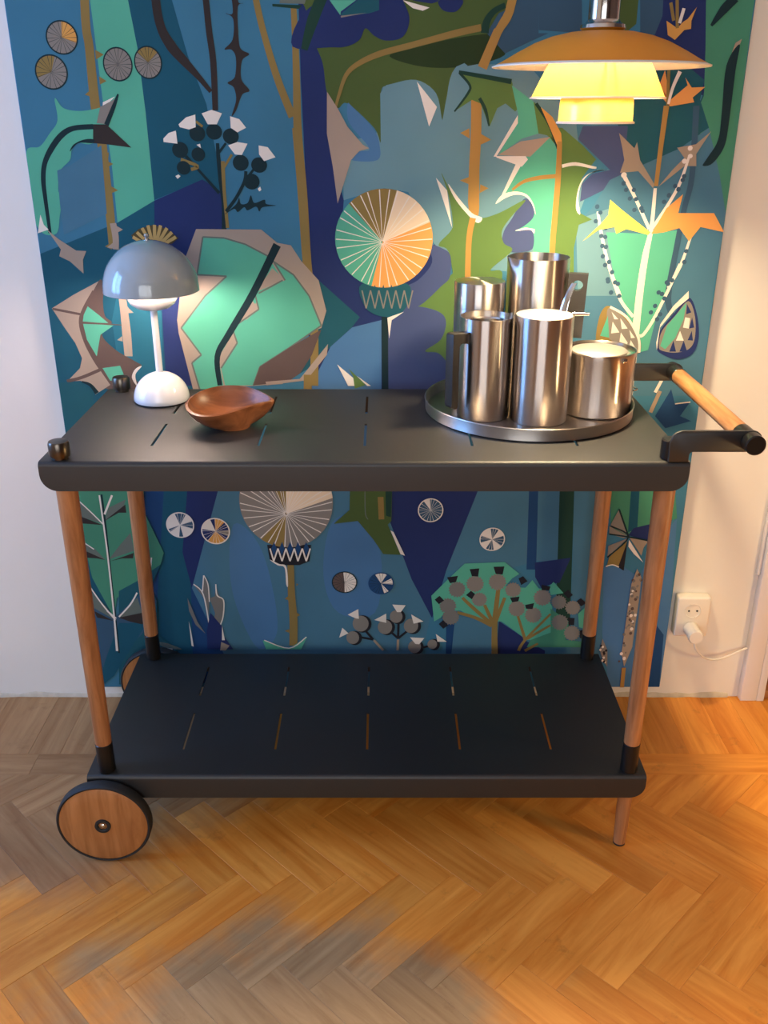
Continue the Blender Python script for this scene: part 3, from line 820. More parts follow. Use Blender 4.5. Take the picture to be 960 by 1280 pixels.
('printed_split_leaf',[["P","green5",[[298,1297],[339,1297],[379,1267],[408,1241],[401,1232],[384,1208],[378,1171],[386,1143],[410,1131],[385,1121],[379,1077],[392,918],[347,918],[333,1208],[332,1264]]],["P","mintb",[[240,1370],[282,1342],[295,1287],[264,1278],[222,1249],[256,1316]]],["P","mintb",[[335,1267],[337,1146],[334,1064],[300,1064],[296,1109],[261,1109],[296,1140],[291,1165],[270,1180],[232,1171],[267,1241],[300,1273],[318,1279],[330,1264]]],["P","green5",[[282,1342],[296,1333],[333,1264],[326,1278],[315,1283],[295,1287]]],["P","beigeo",[[220,1249],[262,1273],[318,1281],[282,1246]]],["P","white2",[[254,1319],[255,1305],[217,1246],[212,1246]]],["P","white2",[[215,1247],[273,1247],[278,1241],[267,1228],[219,1244]]],["P","white2",[[260,1244],[273,1244],[238,1180],[229,1172]]],["S","white2",[[220,1160],[232,1177],[257,1183],[280,1177],[294,1159],[299,1140],[291,1159],[277,1174],[258,1177],[239,1171]]],["P","white2",[[258,1110],[281,1116],[299,1113],[299,1105],[281,1110]]],["S","purple",[[273,1168],[287,1165],[296,1146],[293,1132],[277,1118],[261,1109],[294,1110],[298,1077],[277,1069],[254,1070],[237,1083],[239,1109],[254,1134]]],["T","ochre6",[[251,1186],[272,1201],[301,1208],[333,1211]],[4.6,6.2,7.7,7.7]],["T","dgrn",[[287,1339],[313,1305],[334,1261]],[6.0,6.0,6.1]],["P","orange2",[[296,1333],[319,1316],[338,1287],[341,1267],[333,1264],[313,1302]]],["T","ochre6",[[336,1273],[338,1208],[337,1131],[337,1064],[348,883]],[9.1,10.8,11.0,11.1,11.6]],["T","white2",[[344,1229],[369,1233],[402,1227],[410,1226]],[6.1,6.1,4.6,3.1]],["S","white2",[[435,1222],[406,1220],[385,1200],[380,1171],[386,1141],[377,1152],[378,1186],[388,1209],[410,1221]]]]),
('printed_thistle_leaf',[["S","green5",[[113,1217],[131,1186],[158,1152],[188,1134],[227,1143],[278,1168],[250,1134],[235,1109],[240,1086],[257,1072],[216,1035],[239,1031],[235,985],[217,848],[143,901],[128,952],[143,1002],[131,1070],[111,1083],[134,1109],[138,1127],[128,1177]]],["P","white2",[[103,1208],[125,1185],[137,1115]]],["S","white2",[[127,1197],[148,1171],[175,1143],[195,1134],[185,1125],[158,1149],[138,1174]]],["T","ochre6",[[177,1134],[171,1096],[171,1022],[175,918]],[12.5,11.0,11.2,11.5]]]),
('printed_thistle_leaf',[["P","green5",[[65,962],[141,1028],[156,887],[140,835],[121,861],[85,870],[124,901],[128,930],[115,951]]]]),
('printed_petal',[["S","purple2",[[91,1083],[119,1076],[135,1062],[135,1021],[117,1001],[76,964],[40,958],[33,994],[71,1014],[99,1049]]]]),
('printed_petal',[["S","purple2",[[8,937],[40,958],[72,962],[115,951],[130,930],[120,894],[88,870],[117,865],[140,835],[148,794],[16,736]]]]),
('printed_wheel_flower',[["T","ink2",[[5,941],[6,775],[6,697]],[13.0,13.5,13.7]],["S","dteal3",[[-41,1007],[50,1007],[51,966],[30,944],[5,941],[-20,948],[-38,966]]],["R",[[0,360,"mint2"],[75,135,"ochre4"],[20,75,"cream"],[-105,20,"orange"]],[3,1094],[96.3,94.5],"cream2",30,[0,1088],None],["P","dteal3",[[-40,980],[-32,1006],[-25,980],[-33,958]]],["T","greyg2",[[-33,958],[-24,994]],[2.6,2.6]],["T","greyg2",[[-33,958],[-41,994]],[2.6,2.6]],["P","dteal3",[[-23,980],[-15,1006],[-8,980],[-15,958]]],["T","greyg2",[[-15,958],[-7,994]],[2.6,2.6]],["T","greyg2",[[-15,958],[-24,994]],[2.6,2.6]],["P","dteal3",[[-6,980],[2,1006],[9,980],[2,958]]],["T","greyg2",[[2,958],[10,994]],[2.6,2.6]],["T","greyg2",[[2,958],[-7,994]],[2.6,2.6]],["P","dteal3",[[11,980],[18,1006],[26,980],[19,958]]],["T","greyg2",[[19,958],[27,994]],[2.6,2.6]],["T","greyg2",[[19,958],[10,994]],[2.6,2.6]],["P","dteal3",[[28,980],[35,1006],[43,980],[36,958]]],["T","greyg2",[[36,958],[44,994]],[2.6,2.6]],["T","greyg2",[[36,958],[27,994]],[2.6,2.6]],["P","dteal3",[[45,980],[52,1006],[60,980],[53,958]]],["T","greyg2",[[53,958],[61,994]],[2.6,2.6]],["T","greyg2",[[53,958],[44,994]],[2.6,2.6]],["P","white",[[10,939],[44,951],[19,934],[14,896]]]]),
('printed_bract',[["P","white",[[-94,842],[-61,813],[-59,796],[-72,796]]],["P","green5",[[-70,833],[-35,798],[-58,790],[-61,816]]],["P","white",[[-54,818],[-24,796],[-32,796]]]]),
('printed_tall_flower',[["P","green6",[[440,1107],[523,1104],[581,1111],[579,1061],[580,1022],[558,942],[549,872],[533,868],[496,950],[464,1022]]],["T","blued2",[[587,1335],[595,1211],[588,1152],[582,1077],[577,983],[590,942]],[12.0,10.8,10.9,11.1,12.9,9.8]],["P","tan",[[447,1288],[479,1261],[483,1272],[492,1240],[524,1197],[523,1189],[491,1220],[456,1217],[462,1240],[456,1261]]],["P","tan",[[560,1262],[595,1268],[621,1291],[598,1251],[601,1229],[578,1229],[532,1191],[556,1222],[576,1244]]],["T","ochre5",[[531,1335],[529,1265],[528,1193]],[10.5,9.1,7.7]],["T","white2",[[527,1189],[528,1115],[522,1061],[519,983],[520,859],[522,774]],[6.2,7.9,12.7,14.5,14.9,10.1]],["T","white2",[[464,1212],[488,1175],[524,1113]],[7.7,6.2,6.3]],["E","white2",[464,1213],[5.4,5.0]],["T","white3",[[585,1247],[574,1200],[556,1160],[530,1115]],[4.6,6.2,6.2,6.3]],["E","white3",[585,1261],[4.6,4.5]],["E","white3",[587,1247],[4.6,4.0]],["E","white3",[577,1238],[4.6,4.5]],["T","white2",[[420,1146],[430,1107],[450,1046],[480,983]],[4.7,6.3,6.4,6.5]],["T","white2",[[450,1046],[468,1003],[485,970],[511,941]],[6.4,6.4,6.5,6.5]],["T","white3",[[607,1096],[594,1042],[575,999]],[4.7,6.4,6.4]],["T","white3",[[593,1046],[574,990],[553,936],[536,905],[526,902]],[6.4,6.5,6.5,6.6,6.6]],["E","blued3",[418,1155],[4.4,4.5]],["E","blued3",[425,1144],[4.4,4.0]],["E","blued3",[418,1128],[4.4,4.0]],["E","blued3",[438,1115],[4.4,4.0]],["E","blued3",[431,1100],[4.4,4.5]],["E","blued3",[439,1098],[4.4,4.0]],["E","blued3",[435,1081],[4.4,4.5]],["E","blued3",[442,1079],[4.4,4.5]],["E","blued3",[438,1061],[4.5,4.5]],["E","blued3",[451,1050],[4.5,4.5]],["E","blued3",[444,1044],[4.5,4.5]],["E","blued3",[459,1030],[4.5,4.5]],["E","blued3",[453,1012],[4.5,4.5]],["E","blued3",[467,1010],[4.5,4.5]],["E","blued3",[465,1198],[4.3,4.5]],["E","blued3",[471,1186],[4.3,4.0]],["E","blued3",[486,1186],[4.3,4.0]],["E","blued3",[480,1170],[4.3,4.0]],["E","blued3",[492,1169],[4.3,4.0]],["E","blued3",[491,1149],[4.4,4.0]],["E","blued3",[504,1152],[4.4,4.5]],["E","blued3",[507,1147],[4.4,4.0]],["E","blued3",[580,1211],[4.3,4.0]],["E","blued3",[578,1204],[4.3,4.0]],["E","blued3",[565,1193],[4.3,4.0]],["E","blued3",[555,1176],[4.3,4.5]],["E","blued3",[547,1164],[4.4,4.0]],["E","blued3",[572,1187],[4.3,4.5]],["E","blued3",[602,1071],[4.4,4.0]],["E","blued3",[601,1050],[4.5,4.5]],["E","blued3",[574,1007],[4.5,4.5]],["E","blued3",[581,1014],[4.5,4.5]],["E","blued3",[452,1016],[4.5,4.5]],["E","blued3",[473,1007],[4.5,4.5]],["E","blued3",[461,990],[4.5,4.5]],["E","blued3",[478,983],[4.5,4.5]],["E","blued3",[564,987],[4.5,4.5]],["E","blued3",[570,978],[4.5,4.5]],["E","blued3",[553,963],[4.5,4.5]],["E","blued3",[546,950],[4.6,4.5]],["E","blued3",[565,946],[4.6,4.5]],["E","blued3",[560,936],[4.6,4.5]],["E","blued3",[557,990],[4.5,4.5]],["E","blued3",[571,1010],[4.5,4.5]],["P","yellow",[[395,1090],[427,1122],[441,1139],[442,1168],[467,1149],[527,1107],[523,1102],[479,1113],[460,1104],[455,1117],[424,1111]]],["P","orange3",[[529,1104],[553,1152],[582,1178],[577,1143],[647,1143],[672,1107],[624,1117],[605,1090],[583,1115],[554,1107]]],["P","orange3",[[484,1395],[511,1362],[516,1379],[521,1395],[537,1345],[566,1370],[560,1383],[574,1366],[599,1367],[578,1349],[582,1341],[538,1334],[525,1345],[501,1375]]],["T","ochre2",[[528,1395],[533,1336]],[5.9,6.0]],["T","white3",[[549,1393],[539,1366],[534,1338]],[7.4,5.9,4.5]],["P","orange2",[[514,1476],[528,1468],[535,1464],[544,1474],[552,1479],[566,1498],[559,1476],[560,1463],[548,1461],[533,1445],[519,1453]]],["T","ochre2",[[528,1517],[535,1464]],[5.7,5.8]],["T","white3",[[543,1496],[538,1472]],[5.8,5.8]],["T","ochre2",[[518,1505],[527,1476]],[5.8,5.8]],["T","ink2",[[633,1513],[615,1494],[596,1468]],[17.2,15.9,4.4]],["P","tan",[[655,1447],[644,1440],[636,1409],[650,1428]]],["S","ink2",[[652,1438],[633,1403],[636,1324],[636,1276],[620,1244],[613,1230],[631,1234],[649,1263],[652,1304],[651,1395]]]]),
('printed_seed_pod',[["S","ochre4",[[439,895],[441,936],[449,958],[462,962],[491,943],[518,916],[531,892],[531,867],[500,857],[451,864]]],["S","greyb",[[459,959],[484,946],[514,916],[527,888],[524,869],[490,885],[465,898],[458,933]]],["P","mint2",[[447,902],[459,943],[466,898]]],["P","white2",[[466,951],[481,936],[473,936]]],["P","white2",[[470,931],[486,909],[469,907]]],["P","white2",[[485,938],[502,917],[490,916]]],["P","white2",[[489,909],[505,888],[504,881],[488,890]]],["P","white2",[[506,914],[519,898],[511,897]]],["P","white2",[[511,893],[524,874],[509,881]]],["T","white2",[[462,961],[498,940],[526,898],[531,867]],[4.9,4.9,4.9,5.0]]]),
('printed_seed_pod',[["S","navy3",[[566,878],[569,912],[592,946],[619,980],[640,946],[650,898],[641,864],[611,853],[578,864]]],["S","greyb",[[570,881],[573,912],[596,943],[619,973],[637,940],[642,895],[632,874],[606,867],[578,871]]],["P","mint2",[[573,881],[582,923],[616,970],[614,936],[602,898],[584,874]]],["P","navy3",[[617,967],[628,950],[618,946]]],["P","navy3",[[631,940],[638,919],[628,917]]],["P","navy3",[[599,892],[607,869],[593,869]]],["P","navy3",[[620,892],[630,869],[614,869]]],["P","navy3",[[634,912],[639,892],[628,893]]],["P","white2",[[617,940],[627,938],[627,917],[615,919]]],["P","white2",[[610,912],[620,892],[604,892]]],["P","white2",[[617,993],[619,978],[595,956],[568,919],[567,872],[564,888],[568,926],[590,963]]]]),
('printed_twig',[["T","white3",[[585,809],[574,782]],[6.7,6.7]],["T","tan",[[584,785],[569,738]],[8.4,8.5]],["P","dblue",[[607,789],[619,756],[651,762],[633,730],[658,719],[605,703],[580,730]]],["T","white",[[619,757],[651,761]],[2.5,2.5]]]),
('printed_branching_leaf',[["P","green3",[[-670,574],[-523,574],[-530,510],[-495,407],[-505,378],[-566,309],[-614,292],[-627,239],[-665,344],[-676,470]]],["P","dgrn3",[[-608,309],[-563,335],[-505,378],[-534,318],[-522,283],[-530,194],[-487,153],[-568,54],[-636,54]]],["P","blueg2",[[-676,283],[-627,239],[-550,309],[-522,283],[-566,194],[-640,125],[-669,54],[-689,148]]],["P","dteal4",[[-617,225],[-551,225],[-646,78],[-691,40],[-660,125]]],["P","greyg",[[-671,534],[-624,480],[-672,496]]],["P","greyg",[[-567,538],[-573,522],[-622,482],[-607,518]]],["P","brown",[[-674,498],[-651,488],[-625,476],[-672,480]]],["P","brown",[[-620,486],[-569,526],[-569,506],[-586,506]]],["P","greyg",[[-675,435],[-649,416],[-629,389],[-672,412]]],["P","greyg",[[-565,457],[-562,412],[-621,391],[-591,428]]],["P","brown",[[-672,412],[-629,389],[-648,393],[-674,395]]],["P","brown",[[-618,386],[-563,407],[-566,393],[-591,393]]],["P","greyg",[[-673,309],[-643,270],[-624,232],[-671,265]]],["P","greyg",[[-567,292],[-560,252],[-616,239],[-593,265]]],["P","brown",[[-672,257],[-628,230],[-666,239]]],["P","brown",[[-616,239],[-560,252],[-525,252],[-563,221],[-590,228]]],["T","ink",[[-619,550],[-619,474],[-621,382],[-624,239],[-626,143]],[4.4,4.5,4.6,4.7,4.8]],["T","white",[[-624,548],[-623,470],[-623,391],[-626,252],[-630,148]],[3.5,3.6,3.6,3.7,5.7]],["T","white",[[-674,538],[-648,508],[-624,478]],[2.8,2.8,2.9]],["T","white",[[-596,548],[-618,502]],[4.4,4.5]],["T","white",[[-674,322],[-650,274],[-624,232]],[3.3,3.3,3.4]],["T","white",[[-566,305],[-585,274],[-615,241]],[3.7,3.7,3.7]],["T","white",[[-641,257],[-622,237]],[3.7,3.7]],["T","white",[[-673,433],[-652,416]],[2.7,2.7]],["T","white",[[-524,395],[-530,361]],[2.7,2.7]]]),
('printed_seed_head',[["R",[[0,360,"blued"],[150,200,"whiteb"],[20,60,"whiteb"],[-80,-20,"whiteb"],[110,150,"whiteb"],[215,260,"whiteb"]],[-452,476],[30.4,30.5],"whiteb",22,[-452,476],"whiteb"]]),
('printed_seed_head',[["R",[[0,360,"navy2"],[45,90,"orange2"],[110,170,"whiteb"],[-130,-45,"orange2"],[-25,5,"greyb"]],[-374,461],[31.4,31.5],"whiteb",20,[-374,461],"whiteb"]]),
('printed_tuft',[["P","grey2",[[-434,327],[-414,305],[-409,350],[-400,327],[-398,291],[-387,296],[-383,327],[-379,301],[-369,286],[-372,242],[-380,213],[-399,193],[-390,252],[-400,291],[-408,223],[-413,291]]],["T","white",[[-434,327],[-414,301],[-406,223]],[2.8,2.8,2.8]],["T","white",[[-409,350],[-415,308]],[2.6,2.6]],["T","white",[[-409,350],[-401,327],[-401,281]],[2.4,2.4,2.4]],["T","white",[[-383,327],[-382,298],[-368,285],[-372,242],[-382,215]],[2.8,2.8,2.8,2.8,2.8]],["P","navy3",[[-401,252],[-374,213],[-373,188],[-354,153],[-415,153],[-413,203]]],["P","grey2",[[-451,291],[-441,257],[-433,228],[-416,195],[-438,220],[-450,257]]],["P","whiteb",[[-453,230],[-450,203],[-447,160],[-452,163]]],["P","white2",[[-376,218],[-372,178],[-379,178]]],["P","beige",[[-381,173],[-362,163],[-372,150],[-385,150]]]]),
('printed_twig',[["S","greyg",[[-535,173],[-509,169],[-476,153],[-515,158]]],["T","white",[[-528,158],[-498,153]],[2.8,2.8]]]),
('printed_wheel_flower',[["T","ochre",[[-209,376],[-210,301],[-208,233],[-211,163]],[14.6,16.6,18.7,19.0]],["P","ochre",[[-197,329],[-193,327],[-198,322]]],["P","ochre",[[-202,255],[-192,246],[-201,240]]],["P","ochre",[[-218,296],[-226,289],[-218,285]]],["P","ochre",[[-219,208],[-230,203],[-219,198]]],["P","ink3",[[-260,427],[-161,427],[-166,386],[-189,376],[-239,376],[-256,390]]],["R",[[0,360,"grey3"],[88,120,"ochre2"],[5,88,"cream3"],[-125,-95,"ochre2"]],[-213,532],[103.6,111.5],"whiteg",34,[-214,503],None],["P","dblue",[[-251,418],[-244,435],[-239,418],[-246,399]]],["T","whiteb",[[-247,386],[-236,418]],[3.3,3.3]],["T","whiteb",[[-247,386],[-254,418]],[3.3,3.3]],["P","dblue",[[-233,418],[-226,435],[-221,418],[-228,399]]],["T","whiteb",[[-228,386],[-218,418]],[3.3,3.3]],["T","whiteb",[[-228,386],[-236,418]],[3.3,3.3]],["P","dblue",[[-215,418],[-208,435],[-202,418],[-209,399]]],["T","whiteb",[[-210,386],[-199,418]],[3.3,3.3]],["T","whiteb",[[-210,386],[-218,418]],[3.3,3.3]],["P","dblue",[[-197,418],[-190,435],[-184,418],[-191,399]]],["T","whiteb",[[-192,386],[-181,418]],[3.3,3.3]],["T","whiteb",[[-192,386],[-199,418]],[3.3,3.3]],["P","dblue",[[-178,418],[-172,435],[-166,418],[-173,399]]],["T","whiteb",[[-173,386],[-163,418]],[3.3,3.3]],["T","whiteb",[[-173,386],[-181,418]],[3.3,3.3]],["S","whiteb",[[-256,390],[-235,379],[-219,372],[-217,324],[-221,327],[-223,369],[-239,376]]],["P","mint2",[[-283,178],[-221,155],[-177,188],[-193,153],[-276,153]]],["T","whiteb",[[-279,178],[-221,156],[-179,187]],[2.6,2.7,2.6]]]),
('printed_olive_leaf',[["P","green7",[[-70,600],[22,600],[20,486],[12,477],[41,402],[2,404],[-21,441],[-55,486],[-109,479],[-73,513]]],["T","ochre4",[[-4,544],[-2,490]],[12.4,12.5]],["P","dgrn",[[6,591],[22,591],[19,495],[8,499]]],["T","greyg",[[-38,583],[-38,508],[-32,490]],[2.1,2.1,2.1]],["P","whiteb",[[18,463],[25,459],[51,400],[41,404]]]]),
('printed_seed_head',[["R",[[0,360,"brown3"],[-90,95,"white"]],[-87,332],[28.5,27.0],"ink",18,[-87,332],"ink"]]),
('printed_seed_head',[["R",[[0,360,"dblue"],[60,120,"white"],[-5,30,"white"],[-75,-50,"white"]],[-3,329],[28.5,27.5],"ink2",18,[-3,329],"dblue"]]),
('printed_seed_head',[["R",[[0,360,"blued3"],[95,125,"whiteb"]],[107,512],[27.5,28.0],"whiteb",20,[107,512],"whiteb"]]),
('printed_seed_head',[["R",[[0,360,"blued3"],[20,60,"white"],[100,160,"white"],[200,240,"white"],[280,320,"white"]],[247,441],[27.9,28.0],"whiteb",20,[247,441],"white"]]),
('printed_thistle',[["T","ink3",[[-43,208],[-22,180]],[5.6,5.7]],["T","ink3",[[-61,188],[-22,180]],[5.7,5.7]],["T","tan",[[-20,178],[2,150]],[5.7,5.7]],["E","ink3",[-46,222],[20.6,23.5]],["E","ink3",[-65,184],[17.0,19.5]],["E","grey4",[-51,223],[18.8,21.5]],["E","grey4",[-70,185],[15.1,17.5]],["P","white",[[-81,247],[-56,262],[-55,236],[-62,237]]],["P","white",[[-102,185],[-94,212],[-80,197]]]]),
('printed_thistle',[["T","ink3",[[13,208],[37,183]],[5.6,5.7]],["T","ink3",[[38,237],[37,183]],[5.6,5.7]],["T","ink3",[[69,213],[37,183]],[5.6,5.7]],["T","tan",[[37,180],[36,150]],[5.7,5.7]],["E","ink3",[11,213],[18.8,21.5]],["E","ink3",[37,241],[16.8,19.5]],["E","ink3",[72,216],[18.8,21.5]],["E","grey4",[6,214],[16.9,19.5]],["E","grey4",[32,242],[15.0,17.0]],["E","grey4",[67,217],[16.9,19.5]],["P","white",[[-19,233],[9,250],[9,225]]],["P","white",[[23,274],[54,272],[43,254],[34,254]]],["P","white",[[67,248],[96,229],[73,223]]]]),
('printed_thistle',[["T","ink3",[[96,158],[113,163]],[5.7,5.7]],["E","ink3",[81,159],[17.1,20.0]],["E","ink3",[123,166],[13.3,15.5]],["E","grey4",[76,160],[15.2,17.5]],["E","grey4",[118,167],[11.4,13.0]],["P","white",[[65,186],[99,184],[87,167],[78,168]]],["P","white",[[126,195],[152,174],[130,174]]]]),
('printed_umbel',[["P","mint2",[[187,380],[278,384],[313,354],[297,342],[282,321],[366,316],[395,268],[394,229],[345,182],[278,229],[226,229],[182,258],[148,258],[136,239],[121,229],[113,297],[146,335]]],["P","mint2",[[324,311],[344,338],[360,316],[334,287]]],["P","mint2",[[383,321],[393,333],[418,304],[389,299]]],["P","mint2",[[272,258],[318,273],[390,273],[401,189],[398,174],[341,179],[273,234]]],["P","mint2",[[456,249],[472,268],[473,209],[461,214]]],["P","bluem3",[[170,246],[226,234],[261,219],[260,139],[164,139]]],["P","green3",[[391,263],[437,229],[432,179],[476,174],[473,159],[342,159],[350,179],[396,199]]],["T","ochre2",[[267,139],[263,224],[267,316]],[15.2,13.1,9.2]],["T","ochre2",[[259,224],[237,273]],[9.4,7.4]],["T","ochre2",[[259,219],[208,268],[185,292]],[9.4,8.4,7.4]],["T","ochre2",[[257,217],[217,239],[174,253]],[9.4,8.4,7.5]],["T","ochre2",[[265,229],[283,292]],[9.4,7.4]],["T","ochre2",[[323,149],[337,179],[392,249]],[7.6,6.6,5.6]],["T","ochre2",[[337,179],[316,244]],[7.6,5.6]],["T","ochre2",[[341,182],[394,219]],[7.6,5.6]],["T","ochre2",[[338,149],[368,169]],[7.6,5.7]],["P","grey2",[[424,280],[428,277],[424,275],[426,270],[422,270],[422,265],[418,266],[417,262],[413,264],[411,260],[408,264],[404,262],[402,266],[398,265],[398,270],[394,270],[395,275],[391,277],[394,280],[390,284],[394,286],[392,290],[397,291],[396,295],[400,294],[401,299],[405,296],[408,300],[411,296],[414,299],[416,294],[420,295],[420,291],[425,290],[423,286],[427,284]]],["P","grey2",[[433,226],[436,223],[432,220],[434,215],[429,215],[430,209],[425,210],[424,205],[420,208],[417,204],[414,208],[410,205],[408,210],[403,209],[403,215],[398,215],[400,220],[395,223],[398,226],[394,230],[399,233],[396,238],[401,238],[401,244],[405,242],[407,247],[411,245],[414,249],[417,245],[421,247],[423,242],[427,244],[428,238],[433,238],[431,233],[436,230]]],["P","grey2",[[169,270],[173,267],[168,264],[170,259],[166,259],[166,254],[161,255],[160,250],[156,253],[153,248],[150,253],[146,250],[144,255],[139,254],[139,259],[134,259],[136,264],[132,267],[135,270],[131,274],[136,277],[134,281],[139,282],[138,287],[143,286],[144,291],[149,288],[151,292],[155,288],[159,291],[160,286],[165,287],[165,282],[170,281],[168,277],[172,274]]],["P","grey2",[[177,241],[180,237],[176,235],[178,230],[173,229],[173,224],[168,225],[167,220],[163,223],[160,219],[157,223],[153,220],[151,225],[146,224],[146,229],[141,230],[143,235],[139,237],[142,241],[139,245],[143,247],[141,252],[146,253],[145,258],[150,257],[152,262],[156,259],[159,263],[162,259],[166,262],[167,257],[172,258],[172,253],[177,252],[175,247],[180,245]]],["P","grey2",[[189,314],[192,310],[188,308],[190,303],[185,302],[186,297],[181,298],[180,293],[176,296],[173,292],[170,296],[166,293],[164,298],[159,297],[159,302],[154,303],[156,308],[152,310],[155,314],[152,318],[156,320],[154,325],[159,325],[158,330],[163,329],[164,334],[169,331],[171,335],[174,331],[178,334],[180,329],[185,330],[185,325],[190,325],[188,320],[192,318]]],["P","grey4",[[231,328],[234,324],[230,322],[232,317],[227,316],[227,311],[222,312],[221,307],[217,310],[214,305],[210,310],[206,307],[205,312],[200,311],[200,316],[195,317],[196,322],[192,324],[195,328],[191,332],[196,334],[194,339],[199,340],[198,345],[203,344],[205,349],[209,346],[212,351],[215,346],[219,349],[221,344],[226,345],[226,340],[231,339],[229,334],[234,332]]],["P","grey4",[[282,333],[286,329],[281,326],[283,322],[278,321],[279,315],[274,317],[273,311],[268,314],[265,310],[262,314],[258,311],[256,317],[251,315],[251,321],[246,322],[248,326],[243,329],[246,333],[243,337],[247,339],[245,344],[250,345],[249,350],[254,349],[256,354],[260,351],[263,355],[266,351],[270,354],[272,349],[277,350],[277,345],[282,344],[280,339],[285,337]]],["P","grey4",[[317,312],[321,309],[316,307],[319,302],[314,301],[315,297],[310,298],[309,293],[305,296],[302,292],[299,296],[295,293],[294,298],[289,297],[289,301],[285,302],[286,307],[282,309],[285,312],[281,316],[286,318],[283,323],[288,323],[288,328],[292,327],[293,332],[297,329],[300,333],[303,329],[307,332],[308,327],[313,328],[313,323],[317,323],[316,318],[320,316]]],["P","grey4",[[240,287],[243,284],[239,282],[241,278],[237,277],[237,272],[233,273],[232,269],[228,271],[225,268],[223,271],[219,269],[218,273],[213,272],[213,277],[209,278],[210,282],[206,284],[209,287],[206,291],[210,293],[208,297],[212,298],[212,302],[216,301],[218,306],[221,303],[224,307],[227,303],[230,306],[232,301],[236,302],[236,298],[240,297],[239,293],[243,291]]],["P","grey4",[[388,292],[392,288],[387,286],[390,281],[385,280],[385,275],[380,276],[379,271],[374,274],[372,269],[368,274],[364,271],[362,276],[357,275],[357,280],[352,281],[354,286],[349,288],[352,292],[348,296],[353,299],[350,304],[356,304],[355,310],[360,309],[361,314],[366,311],[368,315],[372,311],[376,314],[378,309],[383,310],[383,304],[388,304],[386,299],[391,296]]],["P","grey4",[[329,263],[333,259],[329,257],[331,252],[326,251],[327,246],[322,247],[321,242],[316,245],[314,241],[310,245],[306,242],[305,247],[300,246],[300,251],[295,252],[297,257],[292,259],[295,263],[292,267],[296,269],[294,274],[299,275],[298,280],[303,279],[304,284],[308,281],[311,285],[314,281],[318,284],[320,279],[325,280],[325,275],[330,274],[328,269],[333,267]]],["P","grey4",[[369,246],[373,242],[368,240],[371,235],[366,234],[366,229],[361,230],[360,225],[356,228],[353,224],[350,228],[346,225],[344,230],[339,229],[339,234],[334,235],[336,240],[331,242],[335,246],[331,250],[335,252],[333,257],[338,258],[337,263],[342,262],[343,267],[348,264],[350,268],[354,264],[358,267],[359,262],[364,263],[364,258],[369,257],[367,252],[372,250]]],["P","grey4",[[458,266],[461,262],[457,260],[459,256],[455,255],[456,250],[451,251],[450,247],[446,249],[444,246],[441,249],[437,247],[436,251],[431,250],[431,255],[427,256],[428,260],[424,262],[427,266],[423,269],[427,271],[425,276],[430,276],[429,281],[433,280],[434,284],[438,282],[441,285],[444,282],[447,284],[449,280],[453,281],[453,276],[458,276],[456,271],[460,269]]],["P","grey4",[[462,198],[466,194],[462,192],[464,187],[459,186],[460,181],[455,182],[454,177],[450,180],[447,176],[444,180],[440,177],[439,182],[434,181],[434,186],[429,187],[431,192],[426,194],[429,198],[426,201],[430,204],[427,208],[432,209],[431,214],[436,213],[437,218],[441,215],[444,219],[447,215],[451,218],[453,213],[457,214],[457,209],[462,208],[461,204],[465,201]]],["P","ink3",[[148,345],[173,349],[169,333],[155,330]]],["P","ink3",[[199,366],[221,368],[219,347],[205,348]]],["P","ink3",[[253,372],[278,373],[275,352],[259,354]]],["P","ink3",[[312,342],[322,348],[333,335],[319,325]]],["P","ink3",[[193,299],[204,310],[214,302],[207,288]]],["P","ink3",[[121,287],[132,297],[143,285],[131,275]]],["P","ink3",[[132,222],[142,233],[154,219],[143,209]]],["P","ink3",[[295,292],[317,295],[315,283],[301,280]]],["P","ink3",[[331,273],[352,278],[349,262],[334,263]]],["P","ink3",[[366,326],[387,321],[384,311],[367,312]]],["P","ink3",[[418,304],[428,313],[440,299],[430,290]]],["P","ink3",[[450,283],[459,291],[473,278],[461,269]]],["P","ink3",[[434,239],[449,238],[449,219],[436,220]]],["P","ink3",[[464,204],[475,208],[477,179],[466,184]]]]),
('printed_fan_leaf',[["P","grey4",[[510,478],[525,515],[552,450],[510,474]]],["P","grey4",[[507,474],[552,448],[543,444],[509,454]]],["P","grey4",[[552,444],[510,425],[510,396]]],["P","ochre4",[[551,438],[539,371],[520,377],[511,375],[514,396]]],["P","ink3",[[552,438],[551,362],[537,371]]],["P","white2",[[555,440],[593,383],[570,404],[555,423]]],["P","tan",[[556,444],[581,442],[598,435],[590,421],[587,400]]],["T","ink2",[[525,515],[553,448]],[3.6,3.6]],["T","ink2",[[510,474],[553,447],[510,396]],[3.6,3.6,3.6]],["T","ink2",[[509,454],[553,447],[598,438]],[3.6,3.6,3.6]],["T","white2",[[509,373],[524,377],[539,371]],[2.6,2.6,2.6]]]),
